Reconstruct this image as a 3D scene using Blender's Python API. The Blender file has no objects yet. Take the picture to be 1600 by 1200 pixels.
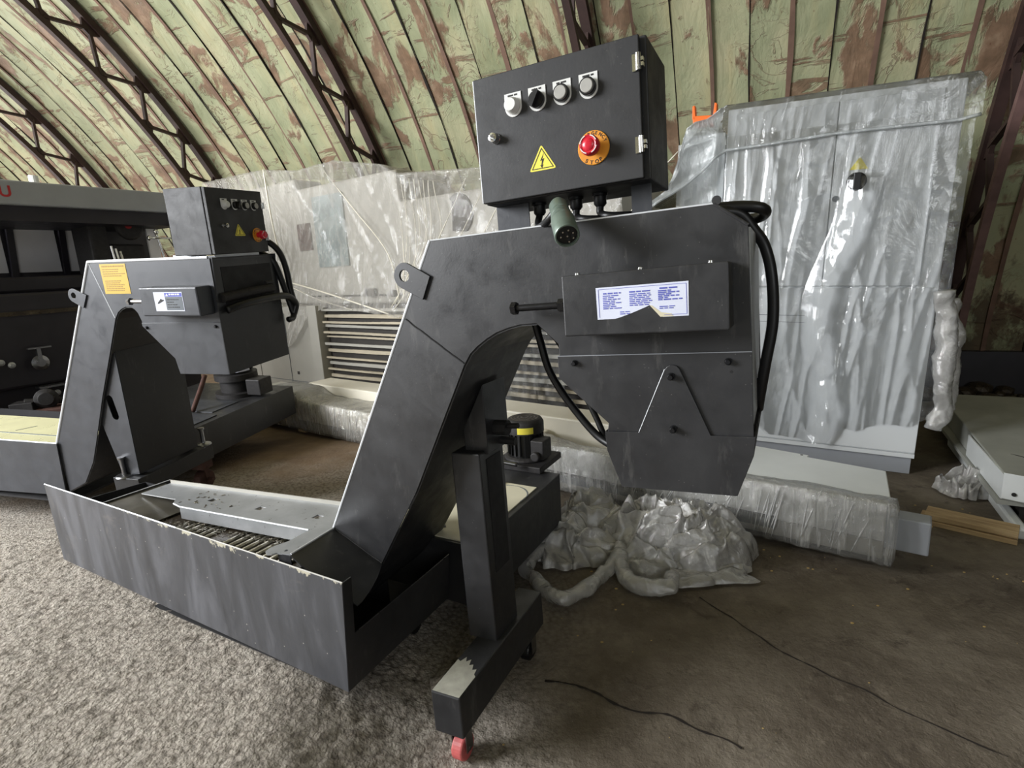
import bpy, bmesh, math, random
from mathutils import Vector, Matrix, noise
from math import sin, cos, pi, radians, sqrt, atan2
random.seed(7)
SC = bpy.context.scene
COL = SC.collection

# ------------------------------------------------------------------ camera
PITCH, ROLL, CAMH, FPX = radians(12.2), radians(-3.2), 1.3, 856.0
_fw = Vector((0, cos(PITCH), -sin(PITCH)))
_up = Vector((0, sin(PITCH), cos(PITCH)))
_rt = Vector((1, 0, 0))
_r2 = _rt * cos(ROLL) + _up * sin(ROLL)
_u2 = _up * cos(ROLL) - _rt * sin(ROLL)
cd = bpy.data.cameras.new('camera')
cd.sensor_width = 36.0
cd.lens = FPX / 1600 * 36.0
cd.clip_start, cd.clip_end = 0.05, 80
cam = bpy.data.objects.new('camera', cd)
COL.objects.link(cam)
_m = Matrix((_r2, _u2, -_fw)).transposed().to_4x4()
_m.translation = (0, 0, CAMH)
cam.matrix_world = _m
SC.camera = cam

# ------------------------------------------------------------------ light
YAW = radians(-25)                        # the hangar's long axis
HU = Vector((cos(YAW), sin(YAW), 0))
HV = Vector((-sin(YAW), cos(YAW), 0))
def hang(u, v, w=0.0):
    return HU * u + HV * v + Vector((0, 0, w))
wd = bpy.data.worlds.new('world')
SC.world = wd
wd.use_nodes = True
wd.node_tree.nodes['Background'].inputs[0].default_value = (0.80, 0.88, 1.0, 1)
wd.node_tree.nodes['Background'].inputs[1].default_value = 0.5
def area(name, loc, aim, sx, sy, power, col):
    l = bpy.data.lights.new(name, 'AREA')
    l.shape = 'RECTANGLE'; l.size, l.size_y = sx, sy
    l.energy = power; l.color = col
    o = bpy.data.objects.new(name, l); COL.objects.link(o)
    o.location = loc
    o.rotation_euler = (Vector(aim) - Vector(loc)).to_track_quat('-Z', 'Y').to_euler()
    return o
area('doorway_daylight', hang(-6.2, -2.1, 3.1), hang(-0.6, 1.5, 0.4), 3.2, 2.6, 900, (0.95, 0.97, 1.0))
area('rear_doorway_daylight', hang(-10.5, 1.5, 2.0), hang(-3, 4.0, 2.2), 3.5, 3.0, 270, (1.0, 0.98, 0.93))
area('side_fill', hang(3.4, -4.8, 2.9), hang(1.4, 2.4, 0.6), 3.0, 2.2, 85, (0.95, 0.98, 1.0))  # added fill light for the right-hand side, not a doorway
vs = SC.view_settings
vs.view_transform = 'Standard'; vs.look = 'None'; vs.gamma = 1.0; vs.use_curve_mapping = False
vs.exposure = 0.0
SC.cycles.use_denoising = True
SC.cycles.max_bounces = 6
SC.cycles.transparent_max_bounces = 12
SC.cycles.sample_clamp_indirect = 4.0

# ------------------------------------------------------------------ materials
def hexc(r, g, b):
    f = lambda c: (c / 255 / 12.92) if c / 255 <= 0.04045 else ((c / 255 + 0.055) / 1.055) ** 2.4
    return (f(r), f(g), f(b), 1)
class NT:
    def __init__(s, name):
        s.m = bpy.data.materials.new(name); s.m.use_nodes = True
        s.t = s.m.node_tree; s.n = s.t.nodes; s.n.clear()
        s.out = s.n.new('ShaderNodeOutputMaterial')
    def node(s, typ, **kw):
        x = s.n.new(typ)
        for k, v in kw.items():
            if k in ('op',): x.operation = v
            elif hasattr(x, k): setattr(x, k, v)
        return x
    def link(s, a, b): s.t.links.new(a, b)
    def coord(s, kind='Object', scale=(1, 1, 1), rot=(0, 0, 0)):
        c = s.n.new('ShaderNodeTexCoord'); mp = s.n.new('ShaderNodeMapping')
        mp.inputs['Scale'].default_value = scale; mp.inputs['Rotation'].default_value = rot
        s.link(c.outputs[kind], mp.inputs[0]); return mp.outputs[0]
    def noise(s, vec, scale, detail=4, rough=0.55, dist=0.0):
        x = s.n.new('ShaderNodeTexNoise'); x.inputs['Scale'].default_value = scale
        x.inputs['Detail'].default_value = detail; x.inputs['Roughness'].default_value = rough
        x.inputs['Distortion'].default_value = dist
        s.link(vec, x.inputs['Vector']); return x.outputs[0]
    def voro(s, vec, scale, feature='F1', out=0):
        x = s.n.new('ShaderNodeTexVoronoi'); x.feature = feature; x.inputs['Scale'].default_value = scale
        s.link(vec, x.inputs['Vector']); return x.outputs[out]
    def ramp(s, fac, *stops):
        r = s.n.new('ShaderNodeValToRGB'); e = r.color_ramp.elements
        while len(e) < len(stops): e.new(0.5)
        for i, (p, c) in enumerate(stops):
            e[i].position = p; e[i].color = c if len(c) == 4 else (*c, 1)
        s.link(fac, r.inputs[0]); return r.outputs[0]
    def val(s, fac, a, b, lo=0.0, hi=1.0):
        r = s.n.new('ShaderNodeMapRange')
        for i, v in enumerate((a, b, lo, hi)): r.inputs[i + 1].default_value = v
        s.link(fac, r.inputs[0]); return r.outputs[0]
    def mix(s, fac, a, b):
        x = s.n.new('ShaderNodeMix'); x.data_type = 'RGBA'
        if isinstance(fac, float): x.inputs[0].default_value = fac
        else: s.link(fac, x.inputs[0])
        for sock, v in ((x.inputs[6], a), (x.inputs[7], b)):
            if isinstance(v, tuple): sock.default_value = v
            else: s.link(v, sock)
        return x.outputs[2]
    def math(s, op, a, b=0.5):
        x = s.n.new('ShaderNodeMath'); x.operation = op
        for i, v in ((0, a), (1, b)):
            if isinstance(v, (int, float)): x.inputs[i].default_value = v
            else: s.link(v, x.inputs[i])
        return x.outputs[0]
    def bump(s, h, strength=0.3, dist=0.01):
        b = s.n.new('ShaderNodeBump'); b.inputs['Strength'].default_value = strength
        b.inputs['Distance'].default_value = dist
        s.link(h, b.inputs['Height']); return b.outputs[0]
    def bsdf(s, col, rough=0.5, metal=0.0, normal=None, **kw):
        p = s.n.new('ShaderNodeBsdfPrincipled')
        for k, v in (('Base Color', col), ('Roughness', rough), ('Metallic', metal)):
            if isinstance(v, (int, float, tuple)): p.inputs[k].default_value = v
            else: s.link(v, p.inputs[k])
        for k, v in kw.items():
            k = k.replace('_', ' ')
            if isinstance(v, (int, float, tuple)): p.inputs[k].default_value = v
            else: s.link(v, p.inputs[k])
        if normal is not None: s.link(normal, p.inputs['Normal'])
        s.link(p.outputs[0], s.out.inputs[0]); return p

def plain(name, col, rough=0.5, metal=0.0, var=0.15, scale=8.0, bump=0.0):
    t = NT(name); v = t.coord()
    n = t.noise(v, scale, 5)
    d = tuple(c * (1 - var) for c in col[:3]) + (1,)
    l = tuple(min(1, c * (1 + var)) for c in col[:3]) + (1,)
    c = t.ramp(n, (0.3, d), (0.7, l))
    r = t.val(t.noise(v, scale * 3, 3), 0.3, 0.7, max(0.02, rough - 0.07), min(1, rough + 0.07))
    nb = t.bump(t.noise(v, scale * 25, 3), bump, 0.002) if bump else None
    t.bsdf(c, r, metal, nb)
    return t.m

def black_paint(name, base, dust, scratch=1.0, rough=0.42):
    t = NT(name); v = t.coord()
    n1 = t.noise(v, 3.5, 6, 0.6); n2 = t.noise(v, 14, 6, 0.65, 0.4)
    c = t.mix(t.val(n1, 0.35, 0.75), base, dust)
    sv = t.coord('Object', (9, 9, 2.2), (0.2, 0.5, 0.1))
    c = t.mix(t.val(t.noise(sv, 2.6, 8, 0.7), 0.58, 0.74, 0, 0.45 * scratch), c, hexc(128, 126, 122))
    c = t.mix(t.val(t.voro(v, 55), 0.03, 0.075, 0.55 * scratch, 0), c, hexc(150, 148, 142))
    r = t.val(n2, 0.3, 0.72, rough - 0.1, rough + 0.14)
    nb = t.bump(t.noise(v, 160, 2), 0.10, 0.0015)
    t.bsdf(c, r, 0.0, nb, Specular_IOR_Level=0.55)
    return t.m

M = {}
M['paint'] = black_paint('black_paint', hexc(35, 35, 37), hexc(50, 50, 51), 0.55)
M['paint_box'] = black_paint('box_paint', hexc(33, 33, 35), hexc(40, 40, 41), 0.3, 0.56)
M['paint_blue'] = black_paint('slate_paint', hexc(52, 54, 59), hexc(62, 64, 69), 0.2, 0.44)
M['edge'] = plain('edge_highlight', hexc(225, 228, 232), 0.35, 0.2, 0.05)  # pale metal standing in for light caught on plate edges
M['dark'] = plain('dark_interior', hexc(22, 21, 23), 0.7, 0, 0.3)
M['rubber'] = plain('black_rubber', hexc(20, 20, 21), 0.42, 0, 0.2)
M['chrome'] = plain('chrome', (0.78, 0.78, 0.76, 1), 0.18, 1.0, 0.05)
M['steel'] = plain('bolt_steel', (0.30, 0.30, 0.31, 1), 0.32, 1.0, 0.15)
M['bolt'] = plain('black_bolt', hexc(46, 46, 48), 0.28, 0.7, 0.15)
M['white_plastic'] = plain('white_plastic', hexc(222, 222, 218), 0.4, 0, 0.04)
M['grey_button'] = plain('grey_button', hexc(168, 166, 160), 0.45, 0, 0.06, 60)
M['red'] = plain('red_button', hexc(205, 34, 54), 0.3, 0, 0.05)
M['ramp_pale'] = plain('dusty_rubbed_paint', hexc(150, 148, 136), 0.5, 0, 0.35, 14)
M['pinkred'] = plain('faded_red_wheel', hexc(188, 92, 90), 0.5, 0, 0.25, 20)
M['orange_plate'] = plain('orange_plate', hexc(226, 150, 40), 0.5, 0, 0.05)
M['yellow'] = plain('warning_yellow', hexc(236, 222, 80), 0.5, 0, 0.04)
M['yellow_dark'] = plain('yellow_sticker', hexc(196, 160, 44), 0.5, 0, 0.08)
M['ink'] = plain('black_ink', hexc(24, 22, 20), 0.6, 0, 0.05)
M['ink_blue'] = plain('blue_ink', hexc(86, 92, 178), 0.6, 0, 0.1)
M['ink_brown'] = plain('brown_ink', hexc(150, 118, 40), 0.6, 0, 0.1)
M['paper'] = plain('label_paper', hexc(214, 218, 234), 0.45, 0, 0.03)
M['paper_torn'] = plain('torn_paper', hexc(206, 198, 170), 0.7, 0, 0.08, 40)
M['green_plug'] = plain('green_grey_plug', hexc(112, 126, 116), 0.38, 0.35, 0.12, 30)
M['orange'] = plain('orange_plastic', hexc(240, 110, 30), 0.45, 0, 0.06)
M['cream'] = plain('cream_plate', hexc(206, 200, 176), 0.5, 0, 0.06, 6)
M['ceiling_reflection'] = plain('ceiling_reflection', hexc(222, 218, 176), 0.32, 0.2, 0.05, 5)  # pale cream puts the ceiling reflected in the metal into the colour
M['cast'] = plain('cast_iron', hexc(44, 42, 42), 0.6, 0.3, 0.3, 30, 0.3)
M['rust'] = plain('rusty_iron', hexc(74, 48, 40), 0.75, 0.2, 0.3, 30, 0.3)
M['red_logo'] = plain('red_letters', hexc(176, 40, 44), 0.5)
M['hood'] = plain('lathe_grey', hexc(152, 155, 160), 0.4, 0, 0.04)
M['lathe_dark'] = plain('lathe_dark', hexc(36, 33, 40), 0.5, 0, 0.25, 5)
M['panel_grey'] = plain('dull_white_panel', hexc(226, 224, 226), 0.5, 0, 0.06, 4)
M['cab'] = plain('cabinet_paint', hexc(210, 213, 214), 0.42, 0, 0.03, 3)
M['seam'] = plain('seam_grey', hexc(96, 102, 108), 0.6)
M['white_cover'] = plain('white_cover', hexc(214, 217, 216), 0.4, 0, 0.04, 5)
M['white_dusty'] = plain('dusty_cover', hexc(156, 157, 150), 0.5, 0, 0.16, 3)
M['slat_beige'] = plain('slat_beige', hexc(176, 166, 146), 0.45, 0, 0.12, 6)
M['mach_beige'] = plain('machine_beige', hexc(166, 163, 154), 0.5, 0, 0.06, 4)
M['mach_cream'] = plain('machine_cream', hexc(224, 218, 202), 0.45, 0, 0.05, 4)
M['mach_dark'] = plain('machine_dark', hexc(46, 42, 38), 0.6, 0, 0.2)
M['teal_glass'] = plain('machine_window', hexc(128, 140, 140), 0.25, 0, 0.3, 6)
M['card'] = plain('cardboard', hexc(176, 150, 96), 0.8, 0, 0.1, 20)
M['rib_steel'] = plain('arch_steel', hexc(54, 36, 32), 0.65, 0, 0.3, 7)
M['rib_pink'] = plain('primer_patch', hexc(112, 86, 82), 0.7, 0, 0.25, 9)

def wood():
    t = NT('plank_wood'); v = t.coord('Object', (1.5, 14, 14))
    c = t.ramp(t.noise(v, 3, 6, 0.6, 1.0), (0.3, hexc(138, 112, 78)), (0.55, hexc(178, 152, 112)), (0.75, hexc(196, 174, 136)))
    t.bsdf(c, 0.75, 0, t.bump(t.noise(v, 8, 5), 0.25, 0.003)); return t.m
M['wood'] = wood()

def front_plate():      # scuffed, streaked tank side
    t = NT('scuffed_tank_paint'); v = t.coord()
    sv = t.coord('Object', (7, 1, 1.6), (0, 0.25, 0))
    n = t.noise(sv, 1.3, 7, 0.62, 0.6)
    c = t.ramp(n, (0.25, hexc(50, 51, 54)), (0.5, hexc(70, 71, 75)), (0.72, hexc(98, 99, 104)))
    c = t.mix(t.val(t.noise(v, 5, 8, 0.7, 1.2), 0.6, 0.72, 0, 0.55), c, hexc(112, 108, 104))
    c = t.mix(t.val(t.voro(v, 26), 0.03, 0.07, 0.8, 0), c, hexc(190, 186, 176))
    # chips of bare primer along the top edge
    sx = t.n.new('ShaderNodeSeparateXYZ'); t.link(t.coord(), sx.inputs[0])
    zz = t.math('ADD', sx.outputs[2], t.val(t.noise(v, 22, 5, 0.7), 0.3, 0.75, -0.02, 0.05))
    zz = t.math('SUBTRACT', zz, t.math('MULTIPLY', sx.outputs[0], -0.0205))
    chip = t.val(zz, 0.446, 0.452, 0, 1)
    side = t.val(sx.outputs[0], -1.15, -0.7, 0, 1)
    c = t.mix(t.math('MULTIPLY', chip, side), c, hexc(186, 180, 160))
    t.bsdf(c, t.val(n, 0.2, 0.8, 0.3, 0.48), 0.0, t.bump(t.noise(v, 120, 2), 0.1, 0.0015), Specular_IOR_Level=0.7)
    return t.m
M['tank_front'] = front_plate()

def galv():
    t = NT('galvanised_tray'); v = t.coord()
    c = t.ramp(t.noise(v, 6, 6), (0.3, hexc(150, 152, 154)), (0.7, hexc(186, 188, 190)))
    c = t.mix(t.val(t.noise(v, 60, 4, 0.7), 0.64, 0.7), c, hexc(70, 62, 50))
    t.bsdf(c, 0.42, 0.55, t.bump(t.noise(v, 30, 3), 0.05, 0.002)); return t.m
M['galv'] = galv()
def belt():
    t = NT('oily_belt'); v = t.coord()
    c = t.ramp(t.noise(v, 12, 7, 0.7), (0.3, hexc(34, 27, 20)), (0.6, hexc(72, 62, 48)), (0.8, hexc(120, 112, 96)))
    t.bsdf(c, t.val(t.noise(v, 30, 3), 0.3, 0.7, 0.2, 0.6), 0.4, t.bump(t.noise(v, 90, 4, 0.7), 0.6, 0.004)); return t.m
M['belt'] = belt()
M['slat'] = plain('worn_slat', hexc(186, 182, 168), 0.32, 0.55, 0.25, 40, 0.3)
M['ramp'] = plain('oily_ramp', hexc(104, 100, 90), 0.35, 0.4, 0.3, 9)
M['chips'] = plain('metal_chips', hexc(120, 114, 100), 0.3, 0.6, 0.5, 90, 0.8)

def floor_mat():
    t = NT('concrete_ground'); v = t.coord()
    sx = t.n.new('ShaderNodeSeparateXYZ'); t.link(t.n.new('ShaderNodeTexCoord').outputs['Object'], sx.inputs[0])
    big = t.noise(v, 1.1, 5, 0.6)
    # exposed aggregate on the left, trodden earth and screed on the right and behind
    side = t.math('ADD', sx.outputs[0], t.val(big, 0.3, 0.7, -0.25, 0.25))
    side = t.math('ADD', side, t.math('MULTIPLY', sx.outputs[1], 0.05))
    gmask = t.val(side, -0.25, 0.35, 1, 0)
    back = t.math('ADD', sx.outputs[1], t.val(t.noise(v, 2.2, 4), 0.3, 0.7, -0.3, 0.3))
    gmask = t.math('MULTIPLY', gmask, t.val(back, 2.9, 3.6, 1, 0))
    cell = t.voro(v, 62); col = t.voro(v, 62, 'F1', 1)
    stone = t.ramp(cell, (0.0, hexc(192, 183, 171)), (0.45, hexc(160, 151, 140)), (0.8, hexc(98, 90, 81)))
    stone = t.mix(t.val(t.noise(v, 25, 5, 0.65), 0.35, 0.7, 0, 0.55), stone, hexc(190, 183, 172))
    stone = t.mix(t.val(t.noise(v, 3, 5), 0.4, 0.75, 0, 0.35), stone, hexc(148, 139, 127))
    earth = t.ramp(t.noise(v, 2.6, 8, 0.66), (0.28, hexc(80, 71, 61)), (0.5, hexc(104, 95, 83)), (0.75, hexc(132, 123, 110)))
    earth = t.mix(t.val(t.noise(v, 14, 6, 0.7), 0.52, 0.72, 0, 0.55), earth, hexc(134, 124, 110))
    earth = t.mix(t.val(t.noise(v, 6, 8, 0.72, 0.8), 0.56, 0.66, 0, 0.6), earth, hexc(58, 50, 43))
    earth = t.mix(t.val(t.noise(v, 55, 4, 0.7), 0.62, 0.72, 0, 0.5), earth, hexc(54, 47, 41))
    earth = t.mix(t.val(t.voro(v, 34), 0.03, 0.07, 0.7, 0), earth, hexc(150, 142, 130))
    warm = t.val(t.math('ADD', t.math('MULTIPLY', sx.outputs[0], -1.0), t.math('SUBTRACT', sx.outputs[1], 3.2)), 0.0, 0.8, 0, 0.75)
    earth = t.mix(warm, earth, t.ramp(t.noise(v, 5, 6, 0.6), (0.3, hexc(108, 88, 68)), (0.7, hexc(136, 114, 90))))
    # dark oil stain
    oil = t.val(t.noise(t.coord('Object', (0.8, 1.6, 1), (0, 0, 0.4)), 0.9, 4), 0.52, 0.66, 0, 0.35)
    earth = t.mix(oil, earth, hexc(52, 44, 38))
    c = t.mix(gmask, earth, stone)
    h1 = t.math('SUBTRACT', 1.0, cell)
    hh = t.math('ADD', t.math('MULTIPLY', h1, 0.7), t.math('MULTIPLY', t.noise(v, 48, 6, 0.72), 1.7))
    hh = t.math('ADD', hh, t.math('MULTIPLY', t.voro(v, 140), -0.5))
    he = t.math('ADD', t.math('MULTIPLY', t.noise(v, 38, 6, 0.7), 0.7), t.math('MULTIPLY', t.noise(v, 9, 6, 0.7), 1.1))
    m = t.n.new('ShaderNodeMix'); t.link(gmask, m.inputs[0]); t.link(he, m.inputs[2]); t.link(hh, m.inputs[3])
    t.bsdf(c, 0.88, 0, t.bump(m.outputs[0], 0.75, 0.012), Specular_IOR_Level=0.25)
    return t.m
M['floor'] = floor_mat()

def roof_mat():
    t = NT('peeling_green_paint'); uv = t.coord('UV')
    n = t.noise(t.coord('UV', (1.6, 0.9, 1)), 1.5, 8, 0.62, 0.5)
    green = t.ramp(t.noise(uv, 1.7, 5), (0.28, hexc(132, 138, 106)), (0.5, hexc(160, 163, 130)), (0.72, hexc(184, 178, 144)))
    green = t.mix(t.val(t.noise(t.coord('UV', (6, 0.7, 1)), 1.2, 5), 0.5, 0.72, 0, 0.45), green, hexc(182, 168, 124))
    patch = t.val(n, 0.53, 0.57, 0, 1)
    band = t.val(t.noise(t.coord('UV', (0.5, 3.0, 1)), 1.3, 7, 0.68, 1.2), 0.585, 0.62, 0, 0.95)
    vein = t.math('ABSOLUTE', t.math('SUBTRACT', t.noise(uv, 2.4, 6, 0.6, 1.4), 0.5))
    vein = t.val(vein, 0.0, 0.018, 0.75, 0)
    vein = t.math('MULTIPLY', vein, t.val(t.noise(uv, 0.9, 3), 0.45, 0.6))
    f = t.math('MAXIMUM', t.math('MAXIMUM', patch, band), vein)
    rust = t.ramp(t.noise(uv, 7, 6, 0.6), (0.28, hexc(92, 64, 50)), (0.55, hexc(130, 96, 78)), (0.8, hexc(172, 146, 122)))
    c = t.mix(t.math('MULTIPLY', f, 0.85), green, rust)
    c = t.mix(t.val(t.voro(t.coord('UV', (1, 0.6, 1)), 16), 0.03, 0.09, 0.7, 0), c, hexc(104, 72, 54))
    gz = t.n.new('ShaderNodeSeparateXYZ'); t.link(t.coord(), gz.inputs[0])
    foot = t.val(t.math('ADD', gz.outputs[2], t.val(t.noise(t.coord('Object', (2, 2, 1)), 1.6, 6, 0.65), 0.3, 0.7, -0.8, 0.8)), 0.45, 0.75, 0.85, 0)  # rust browns low on the wall, also darkened in place of shade
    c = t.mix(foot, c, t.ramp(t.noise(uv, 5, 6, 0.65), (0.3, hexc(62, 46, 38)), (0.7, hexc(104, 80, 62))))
    h = t.math('ADD', t.noise(t.coord('UV', (3, 1.2, 1)), 1.6, 5, 0.6, 0.6), t.math('MULTIPLY', f, -0.25))
    t.bsdf(c, 0.5, 0, t.bump(h, 0.7, 0.03), Specular_IOR_Level=0.4)
    return t.m
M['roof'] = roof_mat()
M['roof_seam'] = plain('brown_seam', hexc(116, 90, 76), 0.75, 0, 0.3, 6)
M['roof_gap'] = plain('dark_seam', hexc(34, 27, 22), 0.95, 0, 0.3, 6)

def film(name, tint, base_a, streak_scale, streak_rot=(0, 0, 0), streak_a=0.5, wr=0.6, gloss=0.25, kind='Object', bscale=9.0, crk=14.0):
    """Clear polyethylene: see-through base, milkier where it is folded or stretched."""
    t = NT(name); v = t.coord(kind); sv = t.coord(kind, streak_scale, streak_rot)
    n = t.noise(sv, 2.0, 7, 0.65, 0.8)
    a = t.math('ADD', t.val(n, 0.52, 0.78, base_a, base_a + streak_a), t.val(t.noise(v, 3, 4), 0.35, 0.7, -0.06, 0.10))
    a.node.use_clamp = True
    h = t.math('ADD', t.noise(sv, 2.0, 8, 0.6, 1.0), t.math('MULTIPLY', t.noise(v, bscale, 6, 0.62, 1.2), 0.8))
    w3 = t.n.new('ShaderNodeVectorMath'); w3.operation = 'ADD'; t.link(v, w3.inputs[0])
    nz = t.n.new('ShaderNodeTexNoise'); nz.inputs['Scale'].default_value = bscale * .8; t.link(v, nz.inputs['Vector'])
    sc3 = t.n.new('ShaderNodeVectorMath'); sc3.operation = 'SCALE'; sc3.inputs['Scale'].default_value = 1.6 / crk; t.link(nz.outputs[1], sc3.inputs[0]); t.link(sc3.outputs[0], w3.inputs[1])
    cm = t.val(t.noise(v, 2.3, 3), 0.50, 0.62, 0, 1)
    ck = t.math('MULTIPLY', t.voro(w3.outputs[0], crk), cm)
    h = t.math('ADD', h, t.math('MULTIPLY', ck, 0.9))
    nb = t.bump(h, wr, 0.03)
    d = t.n.new('ShaderNodeBsdfDiffuse'); d.inputs[0].default_value = tint; t.link(nb, d.inputs['Normal'])
    tl = t.n.new('ShaderNodeBsdfTranslucent'); tl.inputs[0].default_value = tint; t.link(nb, tl.inputs['Normal'])
    m1 = t.n.new('ShaderNodeMixShader'); m1.inputs[0].default_value = 0.35
    t.link(d.outputs[0], m1.inputs[1]); t.link(tl.outputs[0], m1.inputs[2])
    tr = t.n.new('ShaderNodeBsdfTransparent')
    m2 = t.n.new('ShaderNodeMixShader'); t.link(a, m2.inputs[0])
    t.link(tr.outputs[0], m2.inputs[1]); t.link(m1.outputs[0], m2.inputs[2])
    g = t.n.new('ShaderNodeBsdfGlossy'); g.inputs['Roughness'].default_value = 0.10; t.link(nb, g.inputs['Normal'])
    fr = t.n.new('ShaderNodeFresnel'); fr.inputs[0].default_value = 1.5; t.link(nb, fr.inputs['Normal'])
    m3 = t.n.new('ShaderNodeMixShader')
    t.link(t.math('ADD', t.math('MULTIPLY', fr.outputs[0], gloss * 2.2), gloss * 0.15), m3.inputs[0])
    t.link(m2.outputs[0], m3.inputs[1]); t.link(g.outputs[0], m3.inputs[2])
    t.link(m3.outputs[0], t.out.inputs[0])
    return t.m
M['sheet'] = film('clear_sheet', hexc(232, 238, 242), 0.06, (3, 3, 0.7), (0, 0.2, 0), 0.14, 0.32, 0.40, bscale=3.5, crk=11)
M['milky'] = film('milky_sheet', hexc(240, 246, 248), 0.40, (5, 5, 1.0), (0, 0.6, 0), 0.4, 0.6, 0.36, bscale=5)  # whiter film: doubled flap, with light shining through put into its tint
M['wrap'] = film('stretch_wrap', hexc(208, 204, 196), 0.32, (4.0, 4.0, 0.8), (0, 0.35, 0), 0.34, 0.34, 0.09, bscale=5, crk=8)
M['wrap_low'] = film('bundle_wrap', hexc(246, 245, 240), 0.26, (16, 16, 1.2), (0, 0.35, 0), 0.55, 0.6, 0.6, bscale=12, crk=18)
M['film_fold'] = film('film_fold', hexc(248, 248, 246), 0.62, (6, 6, 6), (0, 0, 0), 0.3, 0.3, 0.4)
M['crumple'] = film('crumpled_film', hexc(252, 250, 246), 0.40, (5, 5, 5), (0, 0, 0), 0.5, 0.45, 0.75, bscale=9, crk=14)

# ------------------------------------------------------------------ mesh helpers
def B(): return bmesh.new()
def link(name, bm, mat, parent=None, smooth=False, bevel=0.0, mats=None, angle=None):
    me = bpy.data.meshes.new(name)
    bmesh.ops.recalc_face_normals(bm, faces=bm.faces)
    bm.to_mesh(me); bm.free()
    for m in (mats or [mat]): me.materials.append(m)
    if smooth:
        for p in me.polygons: p.use_smooth = True
    o = bpy.data.objects.new(name, me); COL.objects.link(o)
    if parent is not None: o.parent = parent
    if bevel:
        b = o.modifiers.new('bevel', 'BEVEL'); b.width = bevel; b.segments = 2
        b.limit_method = 'ANGLE'; b.angle_limit = radians(40)
    if smooth and angle:
        me.set_sharp_from_angle(angle=radians(angle))
    return o
def root(name, mat4, label, cat, group=None):
    o = bpy.data.objects.new(name, None); COL.objects.link(o)
    o.empty_display_size = 0.1
    o.matrix_world = mat4
    o['label'] = label; o['category'] = cat
    if group: o['group'] = group
    return o
def tag(o, label, cat, group=None):
    o['label'] = label; o['category'] = cat
    if group: o['group'] = group
    return o
def struct(o): o['kind'] = 'structure'; return o
def frame(cols, org):
    m = Matrix((cols[0], cols[1], cols[2])).transposed().to_4x4(); m.translation = org
    return m
def yawm(org, yaw):
    m = Matrix.Rotation(yaw, 4, 'Z'); m.translation = org; return m
def box(bm, u0, u1, v0, v1, w0, w1, mi=0, M4=None):
    P = [(u0, v0, w0), (u1, v0, w0), (u1, v1, w0), (u0, v1, w0), (u0, v0, w1), (u1, v0, w1), (u1, v1, w1), (u0, v1, w1)]
    vs_ = [bm.verts.new(M4 @ Vector(p) if M4 else p) for p in P]
    for f in ((0, 3, 2, 1), (4, 5, 6, 7), (0, 1, 5, 4), (1, 2, 6, 5), (2, 3, 7, 6), (3, 0, 4, 7)):
        bm.faces.new([vs_[i] for i in f]).material_index = mi
def prism(bm, pts, v0, v1, plane='uw', mi=0):
    """closed outline extruded through the third axis"""
    def P(a, b, c):
        return {'uw': (a, c, b), 'uv': (a, b, c), 'vw': (c, a, b)}[plane]
    A = [bm.verts.new(P(a, b, v0)) for a, b in pts]
    C = [bm.verts.new(P(a, b, v1)) for a, b in pts]
    n = len(pts)
    bm.faces.new(A).material_index = mi
    bm.faces.new(C[::-1]).material_index = mi
    for i in range(n):
        bm.faces.new((A[i], C[i], C[(i + 1) % n], A[(i + 1) % n])).material_index = mi
def holed(bm, outer, inners, v0, v1, plane='uw'):
    """plate with holes"""
    def P(a, b, c):
        return {'uw': (a, c, b), 'uv': (a, b, c), 'vw': (c, a, b)}[plane]
    rings = [outer] + list(inners)
    loops = {}
    for k, c in ((0, v0), (1, v1)):
        es = []; L = []
        for r in rings:
            vv = [bm.verts.new(P(a, b, c)) for a, b in r]; L.append(vv)
            for i in range(len(vv)): es.append(bm.edges.new((vv[i], vv[(i + 1) % len(vv)])))
        bmesh.ops.triangle_fill(bm, use_beauty=True, use_dissolve=False, edges=es)
        loops[k] = L
    for a, b in zip(loops[0], loops[1]):
        n = len(a)
        for i in range(n): bm.faces.new((a[i], b[i], b[(i + 1) % n], a[(i + 1) % n]))
def circ(cx, cy, r, n=24, a0=0.0, a1=2 * pi, ry=None):
    full = abs(a1 - a0 - 2 * pi) < 1e-6
    k = n if full else n + 1
    return [(cx + r * cos(a0 + (a1 - a0) * i / n), cy + (ry or r) * sin(a0 + (a1 - a0) * i / n)) for i in range(k)]
def cyl(bm, p0, p1, r0, r1=None, n=20, mi=0, cap=True):
    p0, p1 = Vector(p0), Vector(p1); r1 = r0 if r1 is None else r1
    d = (p1 - p0).normalized()
    a = d.orthogonal().normalized(); b = d.cross(a)
    R0 = [bm.verts.new(p0 + (a * cos(2 * pi * i / n) + b * sin(2 * pi * i / n)) * r0) for i in range(n)]
    R1 = [bm.verts.new(p1 + (a * cos(2 * pi * i / n) + b * sin(2 * pi * i / n)) * r1) for i in range(n)]
    for i in range(n):
        bm.faces.new((R0[i], R0[(i + 1) % n], R1[(i + 1) % n], R1[i])).material_index = mi
    if cap:
        bm.faces.new(R0[::-1]).material_index = mi; bm.faces.new(R1).material_index = mi
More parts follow.
